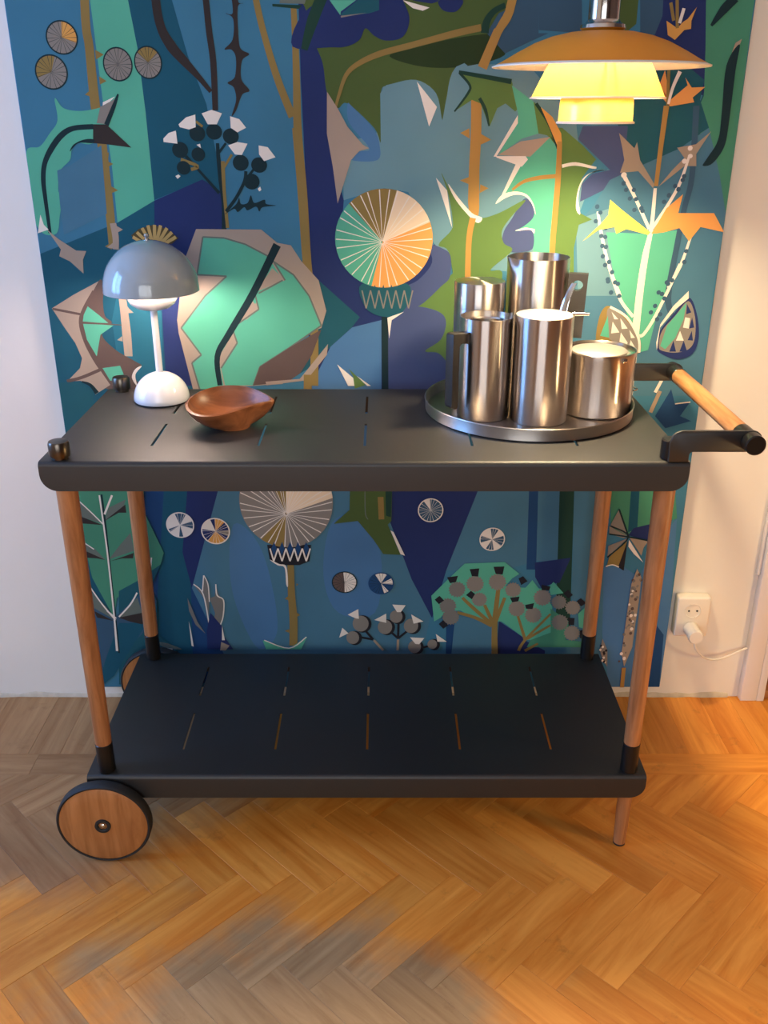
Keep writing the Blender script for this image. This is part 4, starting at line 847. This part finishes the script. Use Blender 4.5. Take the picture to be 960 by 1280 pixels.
('printed_catkin',[["P","tan",[[581,367],[593,345],[594,285],[592,196],[592,160],[578,105],[568,142],[570,241],[572,328]]],["T","ochre3",[[578,102],[579,46]],[9.6,9.7]],["E","white3",[575,301],[2.8,3.5]],["E","brown3",[575,337],[3.5,3.5]],["E","brown3",[571,170],[2.5,3.0]],["E","grey2",[576,317],[3.8,4.5]],["E","brown3",[587,352],[3.4,4.0]],["E","brown3",[579,312],[2.0,2.5]],["E","grey2",[582,210],[2.2,3.0]],["E","brown3",[572,243],[1.9,2.0]],["E","brown3",[586,288],[3.6,4.0]],["E","brown3",[578,234],[2.8,3.5]],["E","greyb",[580,319],[2.0,2.5]],["E","white3",[590,246],[3.3,4.0]],["E","greyb",[587,323],[2.7,3.0]],["E","brown3",[585,309],[2.2,2.5]],["E","grey2",[582,252],[3.7,4.5]],["E","grey2",[576,334],[2.4,3.0]],["E","greyb",[586,216],[2.6,3.0]],["E","greyb",[582,316],[2.6,2.5]],["E","brown3",[593,338],[3.3,3.5]],["E","brown3",[565,120],[2.6,3.0]],["E","greyb",[586,321],[2.4,2.5]],["E","grey2",[582,312],[2.4,2.5]],["E","greyb",[572,212],[2.6,3.0]],["E","brown3",[578,248],[3.9,4.5]],["E","grey2",[578,219],[2.8,3.0]],["E","greyb",[574,308],[3.3,4.0]],["E","greyb",[588,213],[3.0,3.5]],["E","greyb",[575,216],[2.1,2.5]],["E","white3",[585,229],[3.2,3.5]],["E","white3",[577,310],[2.7,3.0]],["E","grey2",[583,349],[3.1,3.5]],["E","grey2",[575,254],[1.9,2.5]],["E","grey2",[577,297],[3.4,4.0]],["E","brown3",[576,257],[2.0,2.0]],["E","white3",[576,128],[3.9,5.0]],["E","greyb",[585,198],[2.9,3.5]],["E","grey2",[578,336],[2.5,3.0]],["E","brown3",[584,197],[3.6,4.0]],["E","brown3",[582,230],[2.6,2.5]],["E","brown3",[581,263],[3.8,4.5]],["E","grey2",[569,194],[3.5,4.0]],["E","grey2",[589,293],[3.3,3.5]],["E","white3",[580,245],[3.8,4.5]],["E","grey2",[573,306],[1.9,2.5]],["E","white3",[568,141],[3.7,4.5]],["E","grey2",[587,224],[2.2,2.5]],["E","white3",[585,209],[3.8,4.5]],["E","greyb",[572,251],[2.9,3.5]],["E","grey2",[578,144],[2.0,2.5]],["E","greyb",[591,339],[2.4,3.0]],["E","white3",[573,274],[2.6,3.0]],["E","grey2",[573,164],[3.5,4.0]]]),
('printed_catkin',[["P","grey4",[[519,183],[534,151],[538,105],[525,123],[516,151]]],["E","ink3",[518,163],[2.8,3.0]],["E","ink3",[526,145],[2.9,3.5]],["E","ink3",[521,121],[2.9,3.5]],["E","white",[531,118],[2.9,3.0]],["E","ink3",[526,125],[2.9,3.5]],["E","white",[522,160],[2.8,3.5]],["E","white",[525,122],[2.9,3.5]],["E","ink3",[529,119],[2.9,3.5]],["E","white",[517,152],[2.8,3.0]],["E","white",[527,130],[2.9,3.5]],["E","ink3",[527,141],[2.9,3.5]],["E","ink3",[531,150],[2.9,3.5]]])]

for nm, shp in PRINT:
    build_motif(nm, shp)

# ================================================================== serving trolley
trolley = thing('serving_trolley', 'black two-tier serving trolley with wooden legs, wooden wheels and wooden push handle', 'trolley', (-0.03, -0.31, 0))
TB = Vector((-0.03, -0.31, 0))
def tpart(name, bm, mat, parent=None, smooth=38):
    bmesh.ops.transform(bm, matrix=Matrix.Translation(-TB), verts=bm.verts)
    return obj(name, bm, mat, parent or trolley, smooth)
SX0, SX1, SY0, SY1 = -0.556, 0.497, -0.521, -0.086
COLS = (-0.390, -0.210, -0.030, 0.152, 0.330)
ROWS = ((-0.440, -0.320), (-0.258, -0.146))
def shelf(zt, name):
    th = 0.003
    br = 0.008
    bm = bmesh.new()
    xs = sorted({SX0, SX1} | {c + s * 0.0023 for c in COLS for s in (-1, 1)})
    ya, yb = SY0 + br, SY1 - br
    ys = sorted({ya, yb} | {y for r in ROWS for y in r})
    def solid(i, j):
        if not (0 <= i < len(xs) - 1 and 0 <= j < len(ys) - 1):
            return False
        cx = (xs[i] + xs[i + 1]) / 2; cy = (ys[j] + ys[j + 1]) / 2
        return not (any(abs(cx - c) < 0.0023 for c in COLS) and any(r[0] < cy < r[1] for r in ROWS))
    top = {}; bot = {}
    def vt(i, j):
        if (i, j) not in top:
            top[i, j] = bm.verts.new((xs[i], ys[j], zt)); bot[i, j] = bm.verts.new((xs[i], ys[j], zt - th))
        return top[i, j], bot[i, j]
    for i in range(len(xs) - 1):
        for j in range(len(ys) - 1):
            if not solid(i, j):
                continue
            q = [vt(i, j), vt(i + 1, j), vt(i + 1, j + 1), vt(i, j + 1)]
            bm.faces.new([p[0] for p in q]); bm.faces.new([p[1] for p in q][::-1])
            for (di, dj), (a, b) in {(0, -1): (0, 1), (1, 0): (1, 2), (0, 1): (2, 3), (-1, 0): (3, 0)}.items():
                if not solid(i + di, j + dj) and not (dj == -1 and j == 0) and not (dj == 1 and j == len(ys) - 2):
                    bm.faces.new((q[a][0], q[a][1], q[b][1], q[b][0]))
    sh = tpart(name, bm, 'black')
    # folded-down lips along the long sides with rounded lower corners
    for y, s in ((SY0, 1), (SY1, -1)):
        bm = bmesh.new()
        n = 8
        H = 0.050
        rc = 0.028
        # quarter bend then flat lip; columns over x follow the rounded lower corners
        xcols = [SX0, SX1] + [SX0 + rc * (1 - math.cos(a * PI / 16)) for a in range(1, 9)] + [SX1 - rc * (1 - math.cos(a * PI / 16)) for a in range(1, 9)]
        xcols = sorted(set(round(x, 6) for x in xcols))
        rows_o, rows_i = [], []
        for x in xcols:
            d = min(x - SX0, SX1 - x)
            zb = zt - H
            if d < rc:
                zb = zt - H + rc - math.sqrt(max(0, rc * rc - (rc - d) ** 2))
            co, ci = [], []
            for k in range(n + 1):
                a = k / n * PI / 2
                co.append((x, y + s * (br - br * math.sin(a)), zt - br + br * math.cos(a)))
                r2 = br - th
                ci.append((x, y + s * (br - r2 * math.sin(a)), zt - br + r2 * math.cos(a)))
            zb = min(zb, zt - br - 0.001)
            co.append((x, y, zb)); ci.append((x, y + s * th, zb))
            rows_o.append([bm.verts.new(p) for p in co]); rows_i.append([bm.verts.new(p) for p in ci])
        m = n + 2
        for a in range(len(xcols) - 1):
            for k in range(m - 1):
                bm.faces.new((rows_o[a][k], rows_o[a + 1][k], rows_o[a + 1][k + 1], rows_o[a][k + 1]))
                bm.faces.new((rows_i[a][k], rows_i[a][k + 1], rows_i[a + 1][k + 1], rows_i[a + 1][k]))
            bm.faces.new((rows_o[a][-1], rows_o[a + 1][-1], rows_i[a + 1][-1], rows_i[a][-1]))
        for a in (0, len(xcols) - 1):
            for k in range(m - 1):
                bm.faces.new((rows_o[a][k], rows_o[a][k + 1], rows_i[a][k + 1], rows_i[a][k]))
        tpart('shelf_lip', bm, 'black', None, 50).parent = sh
    return sh
ZT, ZB = 0.807, 0.179
shelf(ZT, 'top_shelf')
shelf(ZB, 'bottom_shelf')
LEGS = [(-0.522, -0.500), (-0.522, -0.107), (0.467, -0.500), (0.467, -0.107)]
for lx, ly in LEGS:
    T = Matrix.Translation((lx, ly, 0))
    leg = tpart('leg', cyl(0.0150, ZB + 0.062, ZT - 0.0035, 0.001, 32, T, r1=0.0178), 'oak')
    tpart('leg_sleeve', cyl(0.0158, ZB + 0.0002, ZB + 0.0625, 0.0012, 32, T), 'blackmetal')
    if lx < 0:
        kn = Matrix.Translation((lx - 0.003, ly, 0))
        tpart('leg_cap', lathe([(0, ZT), (0.0135, ZT), (0.0135, ZT + .004), (0.0168, ZT + .005), (0.0172, ZT + .0075), (0.0172, ZT + .026), (0.0155, ZT + .0295), (0, ZT + .0305)], 36, kn), 'gunmetal')
    else:
        tpart('leg_cap', cyl(0.0150, ZT, ZT + 0.034, 0.002, 36, T), 'blackmetal')
        tpart('foot', cyl(0.0118, 0.004, ZB - 0.0035, 0.0008, 28, T, r1=0.0150), 'oak')
        tpart('foot_pad', cyl(0.0116, 0.0, 0.0045, 0.0008, 28, T), 'rubber')
# wheels on the left, turning parallel to the wall
WR, WX = 0.0890, -0.527
for yo, s in ((-0.552, 1), (-0.055, -1)):      # outer face, direction of the axle inwards
    M = Matrix.Translation((WX, yo, WR)) @ (Matrix.Rotation(-PI / 2, 4, 'X') if s > 0 else Matrix.Rotation(PI / 2, 4, 'X'))
    bmw = lathe([(0, 0.0), (0.055, 0.0002), (0.078, 0.0008), (0.0832, 0.0030), (0.0838, 0.024), (0, 0.0245)], 72, M)
    wh = tpart('wheel', bmw, 'oak_x')
    tpart('tire', lathe([(0.0836, 0.0022), (0.0868, 0.0012), (WR, 0.0045), (WR, 0.0215), (0.0866, 0.0248), (0.0836, 0.0240)], 72, M, closed=True), 'rubber').parent = wh
    tpart('hub_washer', lathe([(0, 0.0003), (0.0078, 0.0001), (0.0080, -0.0015), (0.0105, -0.0035), (0.0148, -0.0030), (0.0152, 0.0008)], 32, M), 'rubber').parent = wh
    tpart('hub_screw', lathe([(0, -0.0036), (0.0035, -0.0030), (0.0056, -0.0012), (0.0058, 0.0004)], 24, M), 'chrome').parent = wh
tpart('axle', cyl(0.007, 0, 0.452, 0.001, 20, along_y(WX, WR, -0.0765)), 'blackmetal')
for y in (-0.490, -0.117):
    tpart('axle_bracket', prism(round_poly([(WX - .016, WR - .012, .01), (WX + .016, WR - .012, .01), (WX + .026, ZB - .0032, 0), (WX - .026, ZB - .0032, 0)]), y - .004, y + .004, .0008), 'black')
# push handle
HX, HZ = 0.588, 0.843
for y, s in ((-0.5165, -1), (-0.0905, 1)):
    out = round_poly([(0.4605, ZT + .0002, 0), (0.493, ZT + .0002, 0), (0.493, HZ - .0185, .004), (HX + .0185, HZ - .0185, .0175), (HX + .0185, HZ + .0165, .0175), (0.4605, HZ + .0165, .022)], 8)
    tpart('handle_bracket', prism(out, y - .003, y + .003, .0008), 'black')
tpart('handle_rail', cyl(0.0152, 0, 0.348, 0.001, 32, along_y(HX, HZ, -0.130)), 'oak_y')
tpart('rail_sleeve', cyl(0.0158, 0, 0.0355, 0.001, 32, along_y(HX, HZ, -0.4780)), 'blackmetal')
tpart('rail_sleeve', cyl(0.0158, 0, 0.0355, 0.001, 32, along_y(HX, HZ, -0.0945)), 'blackmetal')
tpart('rail_end_cap', cyl(0.0164, 0, 0.024, 0.002, 32, along_y(HX, HZ, -0.5196)), 'blackmetal')
tpart('rail_end_cap', cyl(0.0164, 0, 0.014, 0.002, 32, along_y(HX, HZ, -0.0735)), 'blackmetal')

# ================================================================== pendant lamp
PC = (0.342, -0.305)
pend = thing('pendant_lamp', 'three-shade amber pendant lamp, lit, hanging over the trolley from a chrome stem', 'lamp', (PC[0], PC[1], ZC))
def ppart(name, prof, mat, seg=72, closed=False, parent=None):
    bm = lathe([(r, z - ZC) for r, z in prof], seg, None, None, closed)
    return obj(name, bm, mat, parent or pend)
def shell(outer, t):
    """outer profile (r, z) top to bottom -> closed shell profile with inner wall"""
    inner = [(max(r - t * 0.6, 0.004), z - t) for r, z in outer]
    inner[-1] = (outer[-1][0] - t, outer[-1][1])
    return outer + inner[::-1]
so = [(0.030, 1.4405), (0.052, 1.4385), (0.078, 1.4330), (0.104, 1.4240), (0.130, 1.4110), (0.150, 1.4000), (0.163, 1.3935)]
ppart('top_shade', shell(so, 0.0018), 'amber', closed=True)
ppart('shade_rim', [(0.1615, 1.3940), (0.1650, 1.3925), (0.1690, 1.3912), (0.1688, 1.3895), (0.1620, 1.3900), (0.1595, 1.3925)], 'whitein', closed=True)
ppart('reflector', [(0.031, 1.4375), (0.077, 1.4300), (0.103, 1.4205), (0.129, 1.4070), (0.160, 1.3915), (0.159, 1.3905), (0.128, 1.4060), (0.102, 1.4190), (0.076, 1.4285), (0.031, 1.4355)], 'whitein', closed=True)
mo = [(0.066, 1.4080), (0.076, 1.4000), (0.0835, 1.3880), (0.0915, 1.3720), (0.0985, 1.3580), (0.1035, 1.3475)]
ppart('middle_shade', mo, 'amberglass')
ppart('shade_rim', [(0.1022, 1.3480), (0.1066, 1.3462), (0.1066, 1.3445), (0.1010, 1.3450)], 'whitein', closed=True)
lo = [(0.046, 1.3560), (0.0555, 1.3500), (0.0575, 1.3420), (0.0582, 1.3260), (0.0585, 1.3120)]
ppart('lower_shade', lo, 'amberglass')
ppart('shade_rim', [(0.0575, 1.3125), (0.0620, 1.3105), (0.0620, 1.3080), (0.0560, 1.3085)], 'whitein', closed=True)
ppart('collar', [(0, 1.4560), (0.0245, 1.4560), (0.027, 1.4520), (0.0345, 1.4490), (0.0355, 1.4440), (0.030, 1.4400), (0, 1.4400)], 'chrome')
ppart('stem', [(0.0238, 1.4555), (0.0238, 1.5600), (0.020, 1.5660), (0.006, 1.5700), (0.0035, 1.5800), (0.0035, 2.5200), (0, 2.5200)], 'chrome')
ppart('ceiling_rose', [(0, 2.500), (0.02, 2.500), (0.05, 2.520), (0.055, 2.5498), (0, 2.5498)], 'chrome')
for k in range(3):
    a = k * 2 * PI / 3 + 0.5
    c, s = math.cos(a), math.sin(a)
    bm = tube([(0.028 * c, 0.028 * s, 1.440 - ZC), (0.060 * c, 0.060 * s, 1.400 - ZC), (0.050 * c, 0.050 * s, 1.352 - ZC)], 0.0014, 8)
    obj('strut', bm, 'chrome', pend)
ppart('bulb', [(0, 1.384), (0.010, 1.386), (0.0155, 1.393), (0.0160, 1.402), (0.012, 1.412), (0.010, 1.418), (0.010, 1.432), (0, 1.432)], 'bulb', 32)
lp = point_light('pendant_bulb_light', (0, 0, 1.408 - ZC), 19.0, (1.0, 0.84, 0.52), 0.019)
lp.parent = pend
ld = area_light('pendant_down_light', (0, 0, 1.3065 - ZC), (0, 0, 0), 0.10, 0.10, 7.0, (1.0, 0.76, 0.46), 140)
ld.data.shape = 'DISK'
ld.parent = pend

# ================================================================== table lamp
LX, LY = -0.4300, -0.1720
lamp = thing('table_lamp', 'small mushroom table lamp with grey-blue dome shade and white dome base', 'lamp', (LX, LY, ZT))
def lpart(name, prof, mat, seg=64, closed=False, parent=None):
    return obj(name, lathe([(r, z - ZT) for r, z in prof], seg, None, None, closed), mat, parent or lamp)
def arc(R, h, z0, n=14, a0=0.0, a1=90.0):
    return [(R * math.cos(math.radians(a0 + (a1 - a0) * i / n)), z0 + h * math.sin(math.radians(a0 + (a1 - a0) * i / n))) for i in range(n + 1)]
lpart('base_gasket', [(0, ZT + .0001), (0.0505, ZT + .0001), (0.0515, ZT + .0018), (0.0505, ZT + .0030), (0, ZT + .0030)], 'rubber')
lpart('base', [(0, ZT + .0028), (0.0520, ZT + .0028)] + arc(0.0535, 0.0525, ZT + .0050), 'whitelac')
lpart('stem', [(0.0066, ZT + .054), (0.0066, 1.000), (0.0, 1.000)], 'whitelac', 24)
RZ = 1.0185
lpart('inner_bowl', [(0, 0.9830), (0.016, 0.9838), (0.030, 0.9875), (0.041, 0.9955), (0.047, 1.0060), (0.0488, 1.0150), (0.0475, 1.0150), (0.0455, 1.006), (0.039, 0.9975), (0.029, 0.9895), (0.016, 0.9858), (0, 0.985)], 'whitelac')
sp_o = arc(0.0880, 0.0880, RZ + .004, 18, 0, 88)
sp_i = arc(0.0862, 0.0862, RZ + .004, 18, 0, 88)
lpart('shade', [(0.0866, RZ), (0.0874, RZ - .0006), (0.0882, RZ)] + sp_o, 'shade', 80)
lpart('shade_lining', [(0.0866, RZ)] + sp_i, 'whitein', 80)
lpart('finial', [(0, 1.1225), (0.0035, 1.1215), (0.0050, 1.1185), (0.0040, 1.1155), (0.0026, 1.1135), (0.0060, 1.1105), (0.0062, 1.1085)], 'chrome', 24)
tl = point_light('table_lamp_light', (0, 0, 1.038 - ZT), 4.4, (1.0, 0.80, 0.74), 0.03)
tl.parent = lamp

# ================================================================== teak bowl
bowl = thing('wooden_bowl', 'leaf-shaped turned teak bowl with a pointed lip, beside the table lamp', 'bowl', (-0.270, -0.340, ZT + 0.0004))
BO = Vector((-0.270, -0.340, ZT))
rim = [(-0.194, -0.316, .850), (-0.211, -0.294, .8555), (-0.237, -0.274, .860), (-0.268, -0.262, .862), (-0.300, -0.262, .861), (-0.328, -0.277, .858), (-0.346, -0.303, .853), (-0.350, -0.335, .849), (-0.340, -0.366, .845), (-0.318, -0.388, .843), (-0.290, -0.389, .843), (-0.262, -0.371, .8445), (-0.236, -0.348, .847), (-0.212, -0.331, .849)]
rp = spline(rim, 5, True)
n = len(rp)
cen = Vector((-0.268, -0.335, 0))
bm = bmesh.new()
rings = []
def ring_at(f, z, kr=0.031, inset=0.0, dz=0.0):
    """f 0 foot .. 1 rim"""
    out = []
    for p in rp:
        d = Vector((p.x - cen.x, p.y - cen.y, 0))
        ang = math.atan2(d.y, d.x)
        foot = Vector((math.cos(ang) * kr, math.sin(ang) * kr * 0.95, 0))
        rad = foot + (d - foot) * f
        rad = rad * ((rad.length - inset) / rad.length)
        out.append(Vector((cen.x + rad.x, cen.y + rad.y, ZT + (p.z - ZT) * z + dz)))
    return out
prof_out = [(-0.02, 0.0), (0.0, 0.03), (0.10, 0.07), (0.30, 0.165), (0.55, 0.33), (0.76, 0.53), (0.90, 0.73), (0.975, 0.88), (1.0, 0.985)]
prof_in = [(1.0, 1.0), (0.95, 0.84), (0.84, 0.64), (0.64, 0.42), (0.36, 0.25), (-0.1, 0.15), (-0.6, 0.13)]
for f, z in prof_out:
    rings.append([bm.verts.new(v - BO) for v in ring_at(f, z)])
for i, (f, z) in enumerate(prof_in):
    rings.append([bm.verts.new(v - BO) for v in ring_at(f, z, inset=0.0048 if f > 0 else 0.002, dz=0.0012 if i == 0 else 0.002)])
for a, b in zip(rings, rings[1:]):
    for i in range(n):
        bm.faces.new((a[i], a[(i + 1) % n], b[(i + 1) % n], b[i]))
bm.faces.new(rings[0][::-1])
bm.faces.new(rings[-1])
obj('bowl_body', bm, 'teak', bowl, 60)

# ================================================================== steel tray and vessels
tray = thing('serving_tray', 'round stainless steel tray with a low upright rim under the steel vessels', 'tray', (0.2750, -0.2300, ZT))
TR = 0.1935
obj('tray_plate', lathe([(0, 0.0002), (TR - .004, 0.0002), (TR - .001, .0012), (TR - .001, .0035), (TR - .004, .0030), (0, .0030)], 96), 'steel', tray)
obj('rim', lathe([(TR - .0012, .0010), (TR, .0020), (TR + .0005, .0200), (TR + .0020, .0225), (TR + .0010, .0240), (TR - .0008, .0230), (TR - .0016, .0200), (TR - .0022, .0030)], 96, closed=True), 'steel_band', tray)
ZV = ZT + 0.0032      # tray surface
def vessel(name, label, x, y):
    return thing(name, label, {'pitcher': 'pitcher', 'creamer_jug': 'jug'}.get(name, 'pot'), (x, y, ZV))
def cup(R, h, t=0.0011, base_r=0.0025):
    return [(0, 0.0003), (R - base_r, 0.0003), (R - .0006, .0012), (R, .003), (R, h - .0006), (R - t / 2, h), (R - t, h - .0006), (R - t, .004), (R - t - .002, .002), (0, .002)]
def spout_body(R, h, ang, reach, width, drop):
    """cylinder with its rim drawn out into a pouring lip"""
    bm = bmesh.new()
    seg = 96
    zs = [0.0, 0.003, h * 0.3, h * 0.6, h - drop, h - drop * 0.75, h - drop * 0.5, h - drop * 0.25, h]
    def pt(R0, z, i):
        a = 2 * PI * i / seg
        d = (a - ang + PI) % (2 * PI) - PI
        k = max(0.0, 1 - abs(d) / width)
        kz = max(0.0, (z - (h - drop)) / drop)
        r = R0 + reach * (k ** 1.6) * kz ** 1.4
        return (r * math.cos(a), r * math.sin(a), z + 0.004 * (k ** 2) * kz)
    o = [[bm.verts.new(pt(R - (0.002 if z == 0 else 0), z + 0.0003 * (z == 0), i)) for i in range(seg)] for z in zs]
    t = 0.0011
    zi = [h, h - drop * 0.25, h - drop * 0.5, h - drop * 0.75, h - drop, h * 0.5, 0.004]
    inn = [[bm.verts.new(pt(R - t, z, i)) for i in range(seg)] for z in zi]
    al = o + inn
    for a, b in zip(al, al[1:]):
        for i in range(seg):
            j = (i + 1) % seg
            bm.faces.new((a[i], a[j], b[j], b[i]))
    bm.faces.new(o[0][::-1]); bm.faces.new(inn[-1])
    return bm
def radial(bm, ang):
    bmesh.ops.transform(bm, matrix=Matrix.Rotation(ang, 4, 'Z'), verts=bm.verts)
    return bm

# large jug with a plate handle (back, centre)
v = vessel('pitcher', 'tallest steel pitcher with pouring lip and black slab handle, at the back of the tray', 0.2930, -0.1400)
JH = 0.2660
obj('body', spout_body(0.0580, JH, math.radians(205), 0.013, 0.36, 0.032), 'steel', v, 50)
def slab(hole_z, hole_r, x0, x1t, x1b, z0, z1, th):
    """handle slab with a round finger hole"""
    bm = bmesh.new()
    nseg = 28
    hx = (x0 + x1t) / 2
    corners = [(x0, z0), (x1b, z0), (x1t, z1), (x0, z1)]
    def ray(a):
        d = Vector((math.cos(a), math.sin(a)))
        best = None
        for i in range(4):
            p = Vector(corners[i]); q = Vector(corners[(i + 1) % 4]); e = q - p
            den = d.x * e.y - d.y * e.x
            if abs(den) < 1e-9:
                continue
            w = p - Vector((hx, hole_z))
            t = (w.x * e.y - w.y * e.x) / den; u = (w.x * d.y - w.y * d.x) / den
            if t > 0 and -1e-6 <= u <= 1 + 1e-6 and (best is None or t < best):
                best = t
        return (hx + d.x * best, hole_z + d.y * best)
    angs = sorted([2 * PI * i / nseg for i in range(nseg)] + [math.atan2(c[1] - hole_z, c[0] - hx) % (2 * PI) for c in corners])
    fr = []
    for y in (-th / 2, th / 2):
        ho = [bm.verts.new((hx + hole_r * math.cos(a), y, hole_z + hole_r * math.sin(a))) for a in angs]
        ou = [bm.verts.new((ray(a)[0], y, ray(a)[1])) for a in angs]
        fr.append((ho, ou))
    m = len(angs)
    for i in range(m):
        j = (i + 1) % m
        bm.faces.new((fr[0][0][i], fr[0][0][j], fr[0][1][j], fr[0][1][i]))
        bm.faces.new((fr[1][0][i], fr[1][1][i], fr[1][1][j], fr[1][0][j]))
        bm.faces.new((fr[0][0][i], fr[1][0][i], fr[1][0][j], fr[0][0][j]))
        bm.faces.new((fr[0][1][i], fr[0][1][j], fr[1][1][j], fr[1][1][i]))
    return bm
obj('handle', radial(slab(0.216, 0.0098, 0.0572, 0.0935, 0.0900, 0.118, 0.2380, 0.016), math.radians(-12)), 'plastic', v)

# lidded cylinder (back, left)
v = vessel('coffee_pot', 'tall plain steel cylinder with a flush domed lid, behind the black-handled jug', 0.1820, -0.1650)
TH_ = 0.2260
obj('body', lathe([(0, .0003), (.0452, .0003), (.0470, .003), (.0470, TH_ - .048), (0, TH_ - .048)]), 'steel', v)
obj('lid', lathe([(0.0464, TH_ - .0480), (0.0464, TH_ - .0462), (0.0472, TH_ - .0456), (.0472, TH_ - .0016), (.0464, TH_ - .0004), (.0440, TH_ - .0010), (.030, TH_ + .0008), (0, TH_ + .0020)]), 'steel', v)

# open jug with the black corner handle (front, left)
v = vessel('creamer_jug', 'open steel jug with black corner handle, at the front left of the tray', 0.1850, -0.2770)
MH = 0.1830
obj('body', spout_body(0.0475, MH, math.radians(15), 0.002, 0.25, 0.012), 'steel', v, 50)
obj('inner_ring', lathe([(0.0463, MH - .012), (0.0463, MH - .009), (.036, MH - .008), (.034, MH - .011)], 72, closed=True), 'steel_rim', v)
hb = prism(round_poly([(0.0470, MH - .042, 0), (0.0470, MH - .022, 0), (0.0850, MH - .020, .004), (0.0850, 0.030, .006), (0.0700, 0.026, .004), (0.0700, MH - .038, .005)]), -0.0095, 0.0095, .0012)
obj('handle', radial(hb, math.radians(217)), 'plastic', v)

# lidded pouring pot (front, centre)
v = vessel('mixing_pot', 'slender steel pot with mirror-bright flat lid and rod, foremost on the tray', 0.2835, -0.3010)
PH = 0.1900
obj('body', spout_body(0.0512, PH, math.radians(190), 0.007, 0.35, 0.02), 'steel', v, 50)
ld_ = obj('lid', lathe([(0, PH - .003), (.0496, PH - .003), (.0500, PH - .0018), (.0496, PH + .0006), (.046, PH + .0012), (0, PH + .0014)]), 'steel_satin', v)
obj('lid_rod', tube([(0.046, -0.010, PH + .003), (0.066, -0.012, PH + .0035), (0.0745, -0.013, PH + .0035)], [.0034, .0028, .0026], 14), 'steel_rim', ld_)
bm = bmesh.new()
lv = spline([(0.036, 0.024, PH + .001), (0.040, 0.026, PH + .018), (0.0465, 0.029, PH + .036), (0.0530, 0.031, PH + .049)], 5)
pr = None
for i, p in enumerate(lv):
    w = 0.0075 * (1 - 0.35 * i / len(lv)); d = Vector((-0.85, 0.52, 0)).normalized(); nn = Vector((0.52, 0.85, 0)).normalized()
    q = [bm.verts.new(p + d * w * .9 + nn * .0008), bm.verts.new(p + nn * 0.0016), bm.verts.new(p - d * w * .9 + nn * .0008), bm.verts.new(p - nn * .0010)]
    if pr:
        for k in range(4):
            bm.faces.new((pr[k], pr[(k + 1) % 4], q[(k + 1) % 4], q[k]))
    else:
        bm.faces.new(q[::-1])
    pr = q
bm.faces.new(pr)
obj('lid_lever', bm, 'steel_rim', ld_, 60)

# low lidded pot (right)
v = vessel('lidded_pot', 'low wide steel pot with recessed flat lid, at the right of the tray', 0.3980, -0.2430)
BH = 0.1170
BR = 0.0668
obj('body', lathe([(0, .0003), (BR - .003, .0003), (BR, .003), (BR, BH - .012), (BR + .0006, BH - .0105), (BR + .0006, BH - .0006), (BR - .0006, BH), (BR - .0016, BH - .0008), (BR - .0016, .004), (0, .003)], 80), 'steel', v)
obj('lid', lathe([(.0505, BH - .0075), (.0505, BH - .0030), (.0490, BH - .0018), (0, BH - .0010), (0, BH - .0075)], 80), 'steel_satin', v)
obj('lid_ring', lathe([(BR - .0018, BH - .010), (BR - .0018, BH - .0045), (.060, BH - .0060), (.0508, BH - .0052), (.0508, BH - .010)], 80, closed=True), 'steel_rim', v)
bm = B(-0.005, 0.005, -0.004, 0.0, -0.006, 0.002, 0.001)
bmesh.ops.transform(bm, matrix=Matrix.Rotation(math.radians(28), 4, 'Z') @ Matrix.Translation((0, -BR - .0004, BH - .007)), verts=bm.verts)
obj('lid_catch', bm, 'steel_rim', v)
# ice tongs lying behind the low pot, only the bow shows
bm = tube(spline([(0.455, -0.150, ZV + .006), (0.480, -0.170, ZV + .024), (0.4905, -0.1900, ZV + .0245), (0.478, -0.2000, ZV + .0245), (0.452, -0.1600, ZV + .006)], 6), 0.0016, 8)
tg = obj('ice_tongs', bm, 'steel_rim')
tg['label'] = 'small bent steel tongs, triangular bow showing over the tray rim behind the low pot'
tg['category'] = 'tongs'

# ================================================================== wall socket, plug, cable
ox, oz = 0.7250, 0.2390
outl = thing('wall_socket', 'white double wall socket low on the wall beside the textile', 'socket', (ox, 0, oz))
obj('housing', B(-.0385, .0385, -.030, -.0002, -.0510, .0510, .004, 3), 'outlet', outl)
for k, dz in enumerate((0.018, -0.028)):
    so = obj('socket_well', lathe([(.0185, -.0005), (.0195, .0008), (.0180, .0012), (.0172, -.0004), (.0165, -.0006), (0, -.0006)], 40, along_y(-.002, dz, -.0302)), 'outlet', outl)
    for s in (-1, 1):
        obj('pin_hole', lathe([(0, .0002), (.0024, .0002), (.0024, -.0004), (0, -.0004)], 16, along_y(-.002 + s * .0095, dz, -.0310)), 'hole', so)
plug = thing('power_plug', 'white round power plug in the lower socket with cable drooping to the casing', 'plug', (ox - .002, -.0316, oz - .028))
obj('plug_body', lathe([(0, 0), (.0172, 0), (.0176, .003), (.0165, .016), (.0172, .030), (.0176, .040), (.0155, .0435), (0, .0440)], 40, AX_Y), 'outlet', plug)
cp = spline([(0.002, -.030, -.016), (0.006, -.034, -.034), (0.028, -.028, -.060), (0.060, -.010, -.080), (0.098, .006, -.082), (0.130, .014, -.071), (0.1500, .020, -.066)], 8)
obj('cable', tube(cp, 0.0024, 10), 'outlet', plug)
bm = B(0.8660, 0.8738, -0.011, -0.0005, 0.340, 2.30, 0.002)
ch = obj('cable_channel', bm, 'trim')
ch['label'] = 'thin white cable channel running up beside the door casing'
ch['category'] = 'cable channel'
